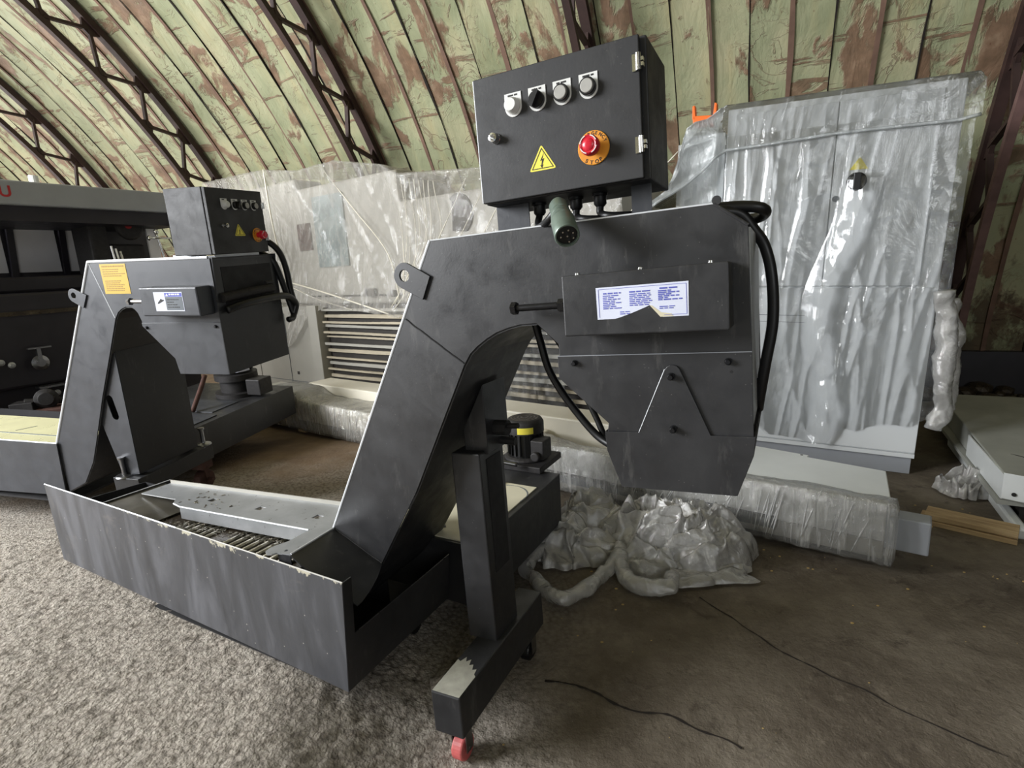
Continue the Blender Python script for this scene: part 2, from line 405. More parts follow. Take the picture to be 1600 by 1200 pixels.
def lathe(bm, p0, ax, prof, n=24, mi=0):
    """profile [(distance along axis, radius)]"""
    p0 = Vector(p0); d = Vector(ax).normalized(); a = d.orthogonal().normalized(); b = d.cross(a)
    rings = [[bm.verts.new(p0 + d * h + (a * cos(2 * pi * i / n) + b * sin(2 * pi * i / n)) * max(r, 1e-4)) for i in range(n)] for h, r in prof]
    for A, C in zip(rings, rings[1:]):
        for i in range(n): bm.faces.new((A[i], A[(i + 1) % n], C[(i + 1) % n], C[i])).material_index = mi
    bm.faces.new(rings[0][::-1]).material_index = mi; bm.faces.new(rings[-1]).material_index = mi
def smoothpath(P, k=8):
    P = [Vector(p) for p in P]; Q = [P[0] * 2 - P[1]] + P + [P[-1] * 2 - P[-2]]; out = []
    for i in range(1, len(Q) - 2):
        a, b, c, d = Q[i - 1:i + 3]
        for j in range(k):
            t = j / k
            out.append(0.5 * ((2 * b) + (c - a) * t + (2 * a - 5 * b + 4 * c - d) * t * t + (3 * b - a - 3 * c + d) * t ** 3))
    out.append(P[-1]); return out
def tube(bm, P, r, n=12, k=8, smooth=True, mi=0):
    Q = smoothpath(P, k) if smooth else [Vector(p) for p in P]
    up = None; rings = []
    for i, q in enumerate(Q):
        d = (Q[min(i + 1, len(Q) - 1)] - Q[max(i - 1, 0)]).normalized()
        if up is None: up = d.orthogonal().normalized()
        up = (up - d * up.dot(d)).normalized(); s = d.cross(up)
        rr = r[min(i * len(r) // len(Q), len(r) - 1)] if isinstance(r, (list, tuple)) else r
        rings.append([bm.verts.new(q + (up * cos(2 * pi * j / n) + s * sin(2 * pi * j / n)) * rr) for j in range(n)])
    for A, C in zip(rings, rings[1:]):
        for j in range(n): bm.faces.new((A[j], A[(j + 1) % n], C[(j + 1) % n], C[j])).material_index = mi
    bm.faces.new(rings[0][::-1]).material_index = mi; bm.faces.new(rings[-1]).material_index = mi
def bolt(bm, p, ax, r=0.008, h=0.010):
    lathe(bm, p, ax, [(0, r * 1.22), (0.002, r * 1.22), (0.0021, r), (h * 0.8, r), (h, r * 0.7)], 14)
_font = None
def letters(bm, text, size, X, Y, org, spacing=1.0, thick=0.0004, advance=None):
    """flat lettering: X = reading direction, Y = up, org = left end of baseline (Vectors)"""
    cu = bpy.data.curves.new('t', 'FONT'); cu.body = text; cu.size = size; cu.space_character = spacing; cu.offset = size * 0.022
    o = bpy.data.objects.new('t', cu); COL.objects.link(o)
    dg = bpy.context.evaluated_depsgraph_get(); dg.update()
    me = o.evaluated_get(dg).to_mesh()
    tmp = bmesh.new(); tmp.from_mesh(me)
    X = Vector(X); Y = Vector(Y); org = Vector(org)
    w = max((v.co.x for v in tmp.verts), default=0)
    mp = {v: bm.verts.new(org + X * v.co.x + Y * v.co.y) for v in tmp.verts}
    for f in tmp.faces:
        try: bm.faces.new([mp[v] for v in f.verts])
        except ValueError: pass
    tmp.free(); o.evaluated_get(dg).to_mesh_clear()
    bpy.data.objects.remove(o); bpy.data.curves.remove(cu)
    return w
def textlines(bm, u0, u1, w_top, n, pitch, h, v, rnd, ragged=0.4):
    """rows of small print, in word-length dashes"""
    for i in range(n):
        w = w_top - i * pitch; u = u0; end = u1 - (u1 - u0) * rnd.random() * ragged
        while u < end - 0.004:
            L = min(end - u, rnd.uniform(0.006, 0.016))
            box(bm, u, u + L, v - 0.0004, v, w - h, w); u += L + 0.0025

# ------------------------------------------------------------------ ground
def mound(x, y):
    t = min(1, max(0, (-x - 0.20) / 0.55)); t = t * t * (3 - 2 * t)
    g = min(1, max(0, (3.1 - y) / 0.9)); g = g * g * (3 - 2 * g)
    f = min(1, max(0, (4.6 - y) / 1.2)); f = f * f * (3 - 2 * f)
    t2 = min(1, max(0, (-x - 0.75) / 0.9))
    return (0.080 + 0.080 * g) * t * f + 0.045 * t2 * g
def gravel_amt(x, y):
    a = min(1, max(0, (0.35 - x) / 0.6)); b = min(1, max(0, (3.5 - y) / 0.7))
    return a * b
def ground_z(x, y):
    p = Vector((x, y, 0))
    g = gravel_amt(x, y)
    z = mound(x, y) + 0.006 * noise.noise(p * 2.0) + 0.004 * noise.noise(p * 7)
    if g > 0:
        z += g * (0.006 * noise.noise(p * 26) + 0.005 * noise.noise(p * 60) + 0.003 * noise.noise(p * 110))
    return z
def make_floor():
    bm = B()
    def axis(lo, hi, a, b, fine, coarse):
        out = []; x = lo
        while x < hi:
            out.append(x); x += fine if a <= x < b else coarse
        out.append(hi); return out
    X = axis(-11.0, 6.5, -2.4, 0.6, 0.0125, 0.22); Y = axis(-4.0, 9.5, 1.0, 2.7, 0.0125, 0.22)
    rows = [[bm.verts.new((x, y, ground_z(x, y))) for x in X] for y in Y]
    for j in range(len(Y) - 1):
        for i in range(len(X) - 1):
            bm.faces.new((rows[j][i], rows[j][i + 1], rows[j + 1][i + 1], rows[j + 1][i]))
    struct(link('floor', bm, M['floor'], smooth=True))
    # cracks between the slabs
    def crack(name, P, w):
        bm = B(); Q = smoothpath([Vector((x, y, 0)) for x, y in P], 10); L = []; rnd = random.Random(name)
        for i, q in enumerate(Q):
            d = (Q[min(i + 1, len(Q) - 1)] - Q[max(i - 1, 0)]).normalized(); s = Vector((-d.y, d.x, 0))
            c = q + s * 0.02 * noise.noise(q * 9) ; ww = w * rnd.uniform(0.4, 1.3)
            L.append([bm.verts.new((c.x + s.x * k * ww, c.y + s.y * k * ww, ground_z(c.x, c.y) + 0.003)) for k in (-1, 1)])
        for a, b in zip(L, L[1:]): bm.faces.new((a[0], a[1], b[1], b[0]))
        struct(link(name, bm, M['roof_gap']))
    crack('trim_1', [(0.68, 1.90), (0.78, 1.72), (0.86, 1.55), (0.98, 1.42), (1.08, 1.28), (1.22, 1.16)], 0.0028)
    crack('trim_2', [(0.05, 1.50), (0.16, 1.47), (0.30, 1.38), (0.42, 1.33), (0.56, 1.22)], 0.0042)
make_floor()

# ------------------------------------------------------------------ arched hangar
VR, VWC, VVC = 6.5, -1.0, -0.4226
def vault(u, ang, rad=VR):
    return hang(u, VVC + rad * cos(ang), VWC + rad * sin(ang))
def make_vault():
    bm = B(); uvl = bm.loops.layers.uv.new('UVMap'); rnd = random.Random(3)
    A0, A1, NA = radians(8.6), radians(160), 140
    u = -13.5; k = 0; SW = 0.272
    while u < 5.2:
        ue = u + SW; off = rnd.uniform(-0.012, 0.012); ph = rnd.uniform(0, 9)
        cols = [u + 0.004, u + SW * 0.3, u + SW * 0.7, ue - 0.004]
        grid = []
        for j in range(NA + 1):
            a = A0 + (A1 - A0) * j / NA; row = []
            for i, c in enumerate(cols):
                d = off + 0.010 * noise.noise(Vector((c * 2.5, a * 14, ph))) + (0.006 if i in (1, 2) else 0)
                row.append(bm.verts.new(vault(c, a, VR + d)))
            grid.append(row)
        for j in range(NA):
            for i in range(3):
                f = bm.faces.new((grid[j][i], grid[j][i + 1], grid[j + 1][i + 1], grid[j + 1][i]))
                f.smooth = True
                for lp, (ii, jj) in zip(f.loops, ((i, j), (i + 1, j), (i + 1, j + 1), (i, j + 1))):
                    lp[uvl].uv = (cols[ii] + ph * 3.1, (A0 + (A1 - A0) * jj / NA) * VR + ph)
        # standing seam between sheets: wide brown lap or a narrow dark gap
        wide = k % 2 == 0
        hw, mi = (0.019, 1) if wide else (0.0075, 2)
        hgt = 0.007 if wide else 0.006
        prev = None
        for j in range(NA + 1):
            a = A0 + (A1 - A0) * j / NA
            wob = 0.010 * noise.noise(Vector((a * 9, k * 3.3, 1.0)))
            g = 0.75 + 0.5 * abs(noise.noise(Vector((a * 9, k * 2.7, 8)))) if wide else 0.25 + 1.9 * max(0, noise.noise(Vector((a * 16, k * 1.7, 4))) + .15)
            row = [bm.verts.new(vault(u + wob - hw * g, a, VR)), bm.verts.new(vault(u + wob - hw * g, a, VR - hgt)),
                   bm.verts.new(vault(u + wob + hw * g, a, VR - hgt)), bm.verts.new(vault(u + wob + hw * g, a, VR))]
            if prev:
                for i in range(3):
                    bm.faces.new((prev[i], prev[i + 1], row[i + 1], row[i])).material_index = mi
            prev = row
        u = ue; k += 1
    back = [[bm.verts.new(vault(c, A0 + (A1 - A0) * j / 60, VR + .035)) for c in (-13.5, 5.25)] for j in range(61)]
    for j in range(60): bm.faces.new((back[j][0], back[j][1], back[j + 1][1], back[j + 1][0])).material_index = 2
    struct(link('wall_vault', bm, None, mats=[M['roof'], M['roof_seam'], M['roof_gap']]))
    # low kerb along the foot of the vault
    bm = B(); m4 = Matrix.Rotation(YAW, 4, 'Z')
    box(bm, -13, 5.2, 5.86, 6.1, -0.02, 0.36, 0, m4)
    struct(link('baseboard_back', bm, M['lathe_dark']))
    # closed right end
    bm = B(); box(bm, 5.2, 5.3, -6.5, 6.2, 0, 5.6, 0, m4)
    struct(link('wall_right', bm, M['mach_dark']))
make_vault()
def make_arch(n, uc, pink=False):
    bm = B(); d = 0.42; A0, A1 = radians(9), radians(100); N = 90
    def bar(ra, rb, hw, a0, a1, k, mi=0):
        prev = None
        for j in range(k + 1):
            a = a0 + (a1 - a0) * j / k
            row = [bm.verts.new(vault(uc + s * hw, a, r)) for s, r in ((-1, ra), (-1, rb), (1, rb), (1, ra))]
            if prev:
                for i in range(4): bm.faces.new((prev[i], prev[(i + 1) % 4], row[(i + 1) % 4], row[i])).material_index = mi
            prev = row
    bar(VR - 0.02, VR - 0.085, 0.037, A0, A1, N)              # outer chord
    bar(VR - d - 0.026, VR - d + 0.026, 0.027, A0, A1, N, 1)       # inner chord
    st = radians(5.3); a = A0 + radians(2.5); nodes = []
    while a < A1:
        nodes.append(a); a += st
    def gus(a, r0, r1, half):
        hw = 0.014
        P = [(a - half, r0), (a + half, r0), (a + half * 0.4, r1), (a - half * 0.4, r1)]
        F = [[bm.verts.new(vault(uc + s * hw, aa, rr)) for aa, rr in P] for s in (-1, 1)]
        bm.faces.new(F[0]); bm.faces.new(F[1][::-1])
        for i in range(4): bm.faces.new((F[0][i], F[1][i], F[1][(i + 1) % 4], F[0][(i + 1) % 4]))
    def strut(a0, r0, a1, r1):
        p0, p1 = Vector((a0 * VR, r0)), Vector((a1 * VR, r1)); dd = (p1 - p0).normalized(); s = Vector((-dd.y, dd.x)) * 0.014
        C = [p0 + s, p1 + s, p1 - s, p0 - s]
        F = [[bm.verts.new(vault(uc + k * 0.02, c.x / VR, c.y)) for c in C] for k in (-1, 1)]
        bm.faces.new(F[0]); bm.faces.new(F[1][::-1])
        for i in range(4): bm.faces.new((F[0][i], F[1][i], F[1][(i + 1) % 4], F[0][(i + 1) % 4]))
    for a in nodes:
        gus(a, VR - 0.08, VR - 0.16, 0.016)
        gus(a + st / 2, VR - d + 0.02, VR - d + 0.09, 0.014)
        strut(a, VR - 0.11, a + st / 2, VR - d + 0.04)
        strut(a, VR - 0.11, a - st / 2, VR - d + 0.04)
    struct(link('trim_%d' % n, bm, None, mats=[M['rib_steel'], M['rib_pink'] if pink else M['rib_steel']]))
for n, (uc, pk) in enumerate(((-10.4, False), (-8.25, False), (-6.14, False), (-3.74, False), (-1.33, False), (1.43, True))):
    make_arch(n + 3, uc, pk)


# ------------------------------------------------------------------ shared conveyor fittings
def control_box(parent, M4, W_, H_, D_, xs, cw, lock, tri, stop, hinges, paint, edge_left=True):
    """enclosure in its own frame: x right, y into the box, z up"""
    k = W_ / 0.395
    def put(name, bm, mat, par, **kw):
        bm.transform(M4); return link(name, bm, mat, par, **kw)
    bm = B(); box(bm, 0, W_, 0.016, D_, 0, H_)
    cb = put('control_box', bm, M[paint], parent, bevel=0.003)
    bm = B(); box(bm, 0.0, W_ - 0.012 * k, -0.001, 0.013, 0.002, H_ - 0.002)
    put('door', bm, M[paint], cb, bevel=0.002)
    if edge_left:
        bm = B(); box(bm, -.0012, .0012, 0.0, 0.010, 0.004, H_ - 0.004)
        put('door_edge_highlight', bm, M['edge'], cb)['label'] = 'painted highlight along the edge of the door'  # thin pale strip painting the highlight on the door edge
    r = 0.0178 * k
    for i, x in enumerate(xs):
        bm = B(); t = cw + 0.028 * k; hw = 0.0205 * k
        prism(bm, [(x - hw, t), (x - hw, cw - 0.002)] + circ(x, cw - 0.002, hw, 14, pi, 2 * pi)[1:] + [(x + hw, t)], -0.003, -0.001)
        lp = put('legend_plate', bm, M['white_plastic'], cb)
        bm = B(); textlines(bm, x - 0.012 * k, x + 0.013 * k, cw + 0.0245 * k, 1, 0.005, 0.0035 * k, -0.003, random.Random(i + 5), 0.1)
        if bm.verts: put('legend_print', bm, M['ink'], cb)
        else: bm.free()
        bm = B(); c = (x, -0.003, cw)
        if i == 0:
            lathe(bm, c, (0, -1, 0), [(0, r), (0.006, r), (0.008, r * .92), (0.016, r * .86), (0.019, r * .72)], 28)
            put('pilot_lamp', bm, M['white_plastic'], cb, smooth=True, angle=35)
        elif i == 1:
            lathe(bm, c, (0, -1, 0), [(0, r), (0.010, r), (0.012, r * .9)], 28)
            a = radians(58); ca, sa = cos(a), sin(a); L, hh = r * 0.95, r * 0.33
            P = [(x + dx * ca - dz * sa, cw + dx * sa + dz * ca) for dx, dz in ((-L, -hh), (L, -hh * .8), (L, hh * .8), (-L, hh))]
            prism(bm, P, -0.028, -0.012)
            sel = put('selector_switch', bm, M['rubber'], cb)
        else:
            lathe(bm, c, (0, -1, 0), [(0, r), (0.011, r), (0.013, r * .92), (0.013, r * .8)], 28)
            put('button_ring', bm, M['rubber'], cb, smooth=True, angle=35)
            bm = B(); lathe(bm, (x, -0.015, cw), (0, -1, 0), [(0, r * .78), (0.002, r * .78), (0.003, r * .7)], 28)
            put('push_button', bm, M['grey_button'], cb, smooth=True, angle=35)
    bm = B(); lx, lz = lock
    lathe(bm, (lx, -0.001, lz), (0, -1, 0), [(0, .012 * k), (0.004, .012 * k), (0.006, .0105 * k), (0.020, .0100 * k), (0.021, .0065 * k), (0.012, .006 * k), (0.012, .001)], 22)
    put('door_lock', bm, M['chrome'], cb, smooth=True, angle=35)
    # warning triangle
    ax, az, bx0, bx1, bz = tri
    def rtri(s, v0, v1, bm):
        cx, cz = (ax + bx0 + bx1) / 3, (az + 2 * bz) / 3; P = []
        for (px, pz) in ((ax, az), (bx0, bz), (bx1, bz)):
            d = Vector((px - cx, pz - cz)); n = Vector((-d.y, d.x)).normalized()
            e = Vector((cx, cz)) + d * s; q = d.normalized() * 0.003
            P += [tuple(e - q - n * 0.003), tuple(e), tuple(e - q + n * 0.003)]
        prism(bm, P, v0, v1)
    bm = B(); rtri(1.0, -0.0016, -0.001, bm); ws = put('warning_sign', bm, M['yellow'], cb)
    bm = B()
    # black border as a ring, and the bolt of lightning
    cx, cz = (ax + bx0 + bx1) / 3, (az + 2 * bz) / 3
    sc_ = lambda s: [(cx + (px - cx) * s, cz + (pz - cz) * s) for px, pz in ((ax, az), (bx0, bz), (bx1, bz))]
    holed(bm, sc_(0.86), [sc_(0.77)], -0.0021, -0.0016)
    q = k * 0.001
    prism(bm, [(cx + a * q, cz + b * q) for a, b in ((4, 17), (-5, 2), (-0.5, 3), (-3, -8), (-5.5, -6.5), (-1.5, -14), (2, -6.5), (-0.6, -8), (5, 6.5), (0, 5))], -0.0021, -0.0016)
    put('warning_symbol', bm, M['ink'], cb)
    # emergency stop
    ex, ez, er = stop
    bm = B(); lathe(bm, (ex, -0.001, ez), (0, -1, 0), [(0, er), (0.002, er), (0.003, er * .97)], 40)
    put('emergency_plate', bm, M['orange_plate'], cb)
    bm = B()
    def arc_text(txt, r_, a_mid, step, size, top):
        n = len(txt)
        for i, ch in enumerate(txt):
            a = a_mid + (n - 1) / 2 * step - i * step if top else a_mid - (n - 1) / 2 * step + i * step
            rad = Vector((cos(a), 0, sin(a))); tan = Vector((sin(a), 0, -cos(a)))
            X, Y = (tan, rad) if top else (-tan, -rad)
            letters(bm, ch, size, X, Y, Vector((ex, -0.0045, ez)) + rad * r_ - X * size * 0.33)
    arc_text('EMERGENCY', er * 0.74, radians(90), radians(17), er * 0.27, True)
    put('emergency_lettering', bm, M['ink'], cb); bm = B()
    arc_text('STOP', er * 0.95, radians(270), radians(21), er * 0.31, False)
    put('stop_lettering', bm, M['ink'], cb)
    bm = B(); b = er * 0.60
    lathe(bm, (ex, -0.003, ez), (0, -1, 0), [(0, b * .62), (0.014, b * .62), (0.018, b * .98), (0.030, b), (0.036, b * .93), (0.038, b * .8), (0.0365, b * .7), (0.0365, b * .62), (0.038, b * .56), (0.039, b * .2)], 36)
    put('emergency_button', bm, M['red'], cb, smooth=True, angle=50)
    bm = B()
    for a0, a1 in ((20, 75), (110, 170), (200, 255), (290, 345)):
        P = circ(ex, ez, b * .90, 8, radians(a0), radians(a1)) + circ(ex, ez, b * .80, 8, radians(a0), radians(a1))[::-1]
        prism(bm, P, -0.0412, -0.0400)
    put('button_arrows', bm, M['white_plastic'], cb)
    for hz in hinges:
        bm = B(); x = W_ - 0.013 * k
        cyl(bm, (x, -0.006, hz - .016 * k), (x, -0.006, hz + .016 * k), 0.0055 * k, n=14)
        box(bm, x - 0.013 * k, x, -0.004, -0.001, hz - .016 * k, hz + .016 * k)
        for dz in (-.009, 0.001): box(bm, x - .002, x + .010 * k, -0.007, 0.004, hz + dz * k, hz + (dz + .007) * k)
        put('hinge', bm, M['chrome'], cb, smooth=True, angle=30)
    return cb

def strip(bm, path, v0, v1, th=0.004):
    """sheet bent along a path of (u, w), thickness inward (left of travel)"""
    n = len(path); Q = []
    for i, (a, b) in enumerate(path):
        p0 = Vector(path[max(i - 1, 0)]); p1 = Vector(path[min(i + 1, n - 1)]); d = (p1 - p0).normalized()
        s = Vector((-d.y, d.x)) * th; Q.append((a + s.x, b + s.y))
    prism(bm, list(path) + Q[::-1], v0, v1)

def lug(parent, c, far0, far1, r, hole, v0, v1, mat):
    c = Vector(c); m = (Vector(far0) + Vector(far1)) / 2; d = (c - m).normalized(); a = atan2(d.y, d.x)
    bm = B(); holed(bm, circ(c.x, c.y, r, 14, a - pi / 2, a + pi / 2) + [far0, far1], [circ(c.x, c.y, hole, 16)], v0, v1)
    return link('lifting_lug', bm, mat, parent, bevel=0.001)

# ------------------------------------------------------------------ near chip conveyor
MW = ((0.8935, -0.4477, 0.0447), (0.4485, 0.8936, -0.0313), (-0.026, 0.0481, 0.9984))
def near_conveyor():
    R = root('chip_conveyor', frame([Vector(c) for c in MW], Vector((-0.193, 1.256, 0))),
             'near black chip conveyor rising from an open tray, hooded head with torn paper label', 'chip conveyor')
    P = M['paint']
    under = [(.272, 1.157), (.23, 1.156), (.199, 1.150), (.165, 1.140), (.135, 1.125), (.108, 1.108), (.086, 1.09), (.064, 1.060), (-.133, .703), (-.29, .466), (-.33, .405), (-.375, .350), (-.42, .310), (-.468, .285)]
    side = [(-.468, .558), (-.002, 1.376), (.667, 1.371), (.728, 1.324), (.733, 1.078), (.324, 1.079), (.324, 1.106), (.290, 1.140)] + under
    for v0, v1 in ((.100, .104), (.471, .475)):
        bm = B(); prism(bm, side, v0, v1); link('side_plate', bm, P, R, bevel=0.0015)
    bm = B(); strip(bm, under, .104, .471); link('belly_plate', bm, P, R)
    bm = B(); strip(bm, [(-.468, .548), (-.002, 1.368), (.667, 1.364), (.724, 1.320)][::-1], .104, .471); link('top_cover', bm, P, R)
    bm = B(); box(bm, .728, .7315, .104, .471, .912, 1.320); link('end_plate', bm, M['galv'], R)['label'] = 'bare grey end plate'
    bm = B(); tube(bm, [(-.468, .102, .558), (-.002, .102, 1.377)], 0.0042, 8, 1, False)  # bright tube put in for the light this edge catches
    link('highlight_line', bm, M['edge'], R)['label'] = 'painted highlight along the edge of the incline'
    bm = B(); tube(bm, [(-.002, .102, 1.377), (.667, .102, 1.372)], 0.0018, 6, 1, False); link('highlight_line', bm, M['edge'], R)
    for a, b in (((-.468, .558), (-.29, .466)), ((-.101, 1.186), (.064, 1.066))):
        bm = B(); n = 16; rnd = random.Random(2)
        pts = [(a[0] + (b[0] - a[0]) * i / n, .0995 , a[1] + (b[1] - a[1]) * i / n + rnd.uniform(-.001, .001)) for i in range(n + 1)]
        tube(bm, pts, 0.0022, 6, 1, False); link('weld_seam', bm, M['dark'], R)
    lug(R, (-.086, 1.298), (-.036, 1.233), (-.007, 1.290), .033, .015, .093, .0995, P)
    # lower head with its discharge hood
    low = [(.321, 1.079), (.733, 1.079), (.735, .900), (.43, .900), (.434, .924), (.321, 1.028)]
    for v0, v1 in ((.0955, .0995), (.4755, .4795)):
        bm = B(); prism(bm, low, v0, v1); h = link('head_plate', bm, P, R, bevel=0.001)
        if v0 < .2:
            bm = B()
            bm.free()
            for u, w in ((.362, 1.067), (.689, 1.065)):
                bm = B(); bolt(bm, (u, .0955, w - .004), (0, -1, 0), .0062, .012); link('head_bolt', bm, M['bolt'], h, smooth=True, angle=40)
            bm = B(); lathe(bm, (.694, .0954, 1.04), (0, -1, 0), [(0, .003), (.0004, .003)], 12); link('bolt_hole', bm, M['dark'], h)
    bm = B(); strip(bm, [(.322, 1.08), (.322, 1.028), (.434, .924), (.434, .905)], .0995, .4755, .003); link('head_shield', bm, M['dark'], R)
    bm = B(); tube(bm, [(.321, .0965, 1.0795), (.733, .0965, 1.0795)], 0.0009, 6, 1, False); link('highlight_line', bm, M['hood'], R)
    hood = [(.426, .906), (.503, .907)] + [(.579 + .0165 * cos(a), 1.040 + .0165 * sin(a)) for a in [radians(x) for x in (155, 130, 105, 80, 55, 25)]] + [(.653, .906), (.739, .907), (.735, .867), (.703, .778), (.459, .777), (.429, .862)]
    bm = B(); prism(bm, hood, .0895, .093)
    hd = link('discharge_hood', bm, P, R, bevel=0.001)
    bm = B(); prism(bm, hood[:2] + hood[8:], .482, .4855); link('hood_back', bm, P, hd)
    bm = B(); strip(bm, [(.739, .907), (.735, .867), (.703, .778)], .093, .482, -.003); link('hood_side', bm, M['dark'], hd)
    bm = B(); strip(bm, [(.426, .906), (.429, .862), (.459, .777)], .093, .482, .003); link('hood_side', bm, M['dark'], hd)
    for u, w in ((.577, 1.032), (.578, .918)):
        bm = B(); bolt(bm, (u, .0895, w), (0, -1, 0), .0068, .017); link('hood_bolt', bm, M['bolt'], hd, smooth=True, angle=40)
    bm = B(); tube(bm, [(.503, .0895, .907), (.5635, .0895, 1.0475)], 0.0009, 6, 1, False); link('hood_edge_highlight', bm, M['edge'], hd)
    # chain-tension cover with its label
    bm = B(); box(bm, .375, .700, .010, .0985, 1.132, 1.2575); cv = link('tension_cover', bm, P, R, bevel=0.003)
    bm = B(); prism(bm, [(.448, 1.228), (.629, 1.228), (.628, 1.163), (.580, 1.163), (.575, 1.165), (.570, 1.173), (.555, 1.187), (.545, 1.183), (.52, 1.174), (.494, 1.166), (.485, 1.164), (.449, 1.164)], .0092, .0098)
    link('instruction_label', bm, M['paper'], cv)['label'] = 'white printed label torn along its lower edge'
    bm = B(); prism(bm, [(.575, 1.1635), (.600, 1.1635), (.596, 1.169), (.577, 1.172), (.560, 1.186), (.555, 1.187)], .0088, .0093); link('label_tear', bm, M['paper_torn'], cv)
    bm = B(); rn = random.Random(4)
    holed(bm, [(.453, 1.2245), (.625, 1.2245), (.625, 1.1665), (.582, 1.1665), (.582, 1.1672), (.6243, 1.1672), (.6243, 1.2238), (.4537, 1.2238), (.4537, 1.168), (.453, 1.168)], [], .0087, .0092)
    textlines(bm, .463, .500, 1.2165, 1, .004, .0026, .0090, rn, .1)
    textlines(bm, .462, .503, 1.2115, 8, .0036, .0019, .0090, rn, .5)
    textlines(bm, .516, .560, 1.2165, 1, .004, .0026, .0090, rn, .05)
    textlines(bm, .516, .562, 1.2115, 7, .0036, .0019, .0090, rn, .2)
    textlines(bm, .496, .520, 1.178, 2, .004, .0018, .0090, rn, .3)
    textlines(bm, .575, .612, 1.2195, 1, .004, .0028, .0090, rn, .05)
    textlines(bm, .572, .618, 1.2145, 6, .0034, .0024, .0090, rn, .5)
    textlines(bm, .574, .606, 1.184, 2, .0034, .0018, .0090, rn, .2)
    link('label_print', bm, M['ink_blue'], cv)
    for u in (.397, .531, .665):
        bm = B(); bolt(bm, (u, .05, 1.2575), (0, 0, 1), .005, .006); link('cover_screw', bm, M['chrome'], cv, smooth=True, angle=40)
    bm = B(); w = 1.197
    cyl(bm, (.245, .052, w), (.40, .052, w), .0078, n=16)
    cyl(bm, (.236, .052, w), (.248, .052, w), .0150, n=6); cyl(bm, (.350, .052, w), (.364, .052, w), .0150, n=6)
    link('tension_bolt', bm, M['bolt'], R)
    # control box, standing on two straps
    mb = Matrix.Translation((.1455, .125, 1.444))
    control_box(R, mb, .395, .279, .21, (.099, .158, .2165, .2755), .2005, (.049, .140), (.159, .106, .1285, .1905, .0545), (.2795, .079, .0350), (.224, .067), 'paint_box')
    for u0, u1 in ((.147, .234), (.485, .529)):
        bm = B(); box(bm, u0, u1, .190, .194, 1.366, 1.452); box(bm, u0, u1, .190, .25, 1.366, 1.370)
        link('box_strap', bm, M['paint_blue'], R)
    for i, u in enumerate((.25, .345, .404)):
        bm = B(); lathe(bm, (u, .22, 1.446), (0, 0, -1), [(0, .018), (.008, .018), (.009, .015), (.026, .015), (.032, .010)], 16)
        e = [(u, .22, 1.418), (u, .22, 1.40), (u + .03, .20, 1.388), (u + .10, .23, 1.384), (.56, .30, 1.382)]
        if i == 0: e = [(u, .22, 1.418), (u + .002, .20, 1.395), (u + .03, .14, 1.377), (u + .075, .085, 1.383), (.352, .072, 1.402)]
        tube(bm, e, .0088, 10); link('cable_gland', bm, M['rubber'], R, smooth=True, angle=40)
    bm = B(); p1, p2 = Vector((.357, .070, 1.404)), Vector((.406, -.022, 1.334)); d = (p2 - p1).normalized(); L = (p2 - p1).length
    lathe(bm, p1 - d * .02, d, [(0, .008), (.004, .016), (.016, .0205), (.045, .0205), (.047, .0180), (.050, .0180), (.052, .0215), (.060, .0215), (.062, .0195), (.066, .0195), (.068, .0230), (.078, .0230), (.080, .0205), (.083, .0205), (.085, .0250), (L + .018, .0255), (L + .020, .0240), (L + .020, .0215), (L + .013, .0210), (L + .012, .001)], 30)
    pg = link('cable_plug', bm, M['green_plug'], R, smooth=True, angle=40)
    bm = B(); s = d.orthogonal().normalized(); q = d.cross(s)
    for k in range(7):
        c = p2 - d * .008 + (s * cos(k * .9) + q * sin(k * .9)) * (.013 if k else 0); cyl(bm, c, c + d * .010, .0018, n=8)
    link('plug_pin', bm, M['chrome'], pg)
    bm = B(); c = p2 - d * .007; lathe(bm, c, d, [(0, .0208), (.001, .0208)], 24); link('plug_insert', bm, M['rubber'], pg)
    # cables
    bm = B(); tube(bm, [(.50, .30, 1.384), (.60, .32, 1.386), (.68, .31, 1.384), (.735, .31, 1.376), (.752, .33, 1.366), (.735, .37, 1.358), (.69, .40, 1.36)], .0125, 14); link('power_cable', bm, M['rubber'], R, smooth=True)
    bm = B(); tube(bm, [(.655, .30, 1.378), (.70, .31, 1.366), (.727, .32, 1.330), (.750, .33, 1.289), (.764, .33, 1.22), (.766, .33, 1.12), (.750, .33, 1.02), (.737, .34, .94), (.732, .36, .905)], .0125, 14); link('power_cable', bm, M['rubber'], R, smooth=True)
    bm = B(); tube(bm, [(.667, .101, 1.371), (.728, .101, 1.324)], .0035, 8, 1, False)
    lathe(bm, (.672, .099, 1.377), (0, 1, 0), [(0, .009), (.004, .009)], 14); link('corner_bracket', bm, P, R)
    bm = B(); tube(bm, [(.188, .28, 1.150), (.197, .29, 1.09), (.214, .29, 1.02), (.247, .29, .958), (.290, .29, .897), (.345, .28, .84), (.40, .26, .815)], .0105, 12); link('grease_hose', bm, M['rubber'], R, smooth=True)
    bm = B(); tube(bm, [(.195, .30, 1.146), (.240, .31, 1.092), (.268, .31, 1.03), (.300, .31, .96), (.340, .30, .88), (.365, .29, .83), (.40, .27, .812)], .0085, 12); link('grease_hose', bm, M['rubber'], R, smooth=True)
    # hopper tray, lip and skirt
    tr = [(-1.53, .250), (-.462, .250), (-.462, .100), (-.455, -.078), (-.503, -.086), (-.512, -.096), (-.528, -.100), (-.546, -.089), (-.551, -.070), (-.545, -.045), (-.533, -.020), (-.531, .062), (-1.20, .076), (-1.26, .090), (-1.30, .125), (-1.53, .130)]
    sq = lambda a, b: [(a - .016, b - .012), (a + .016, b - .014), (a + .017, b + .012), (a - .015, b + .014)]
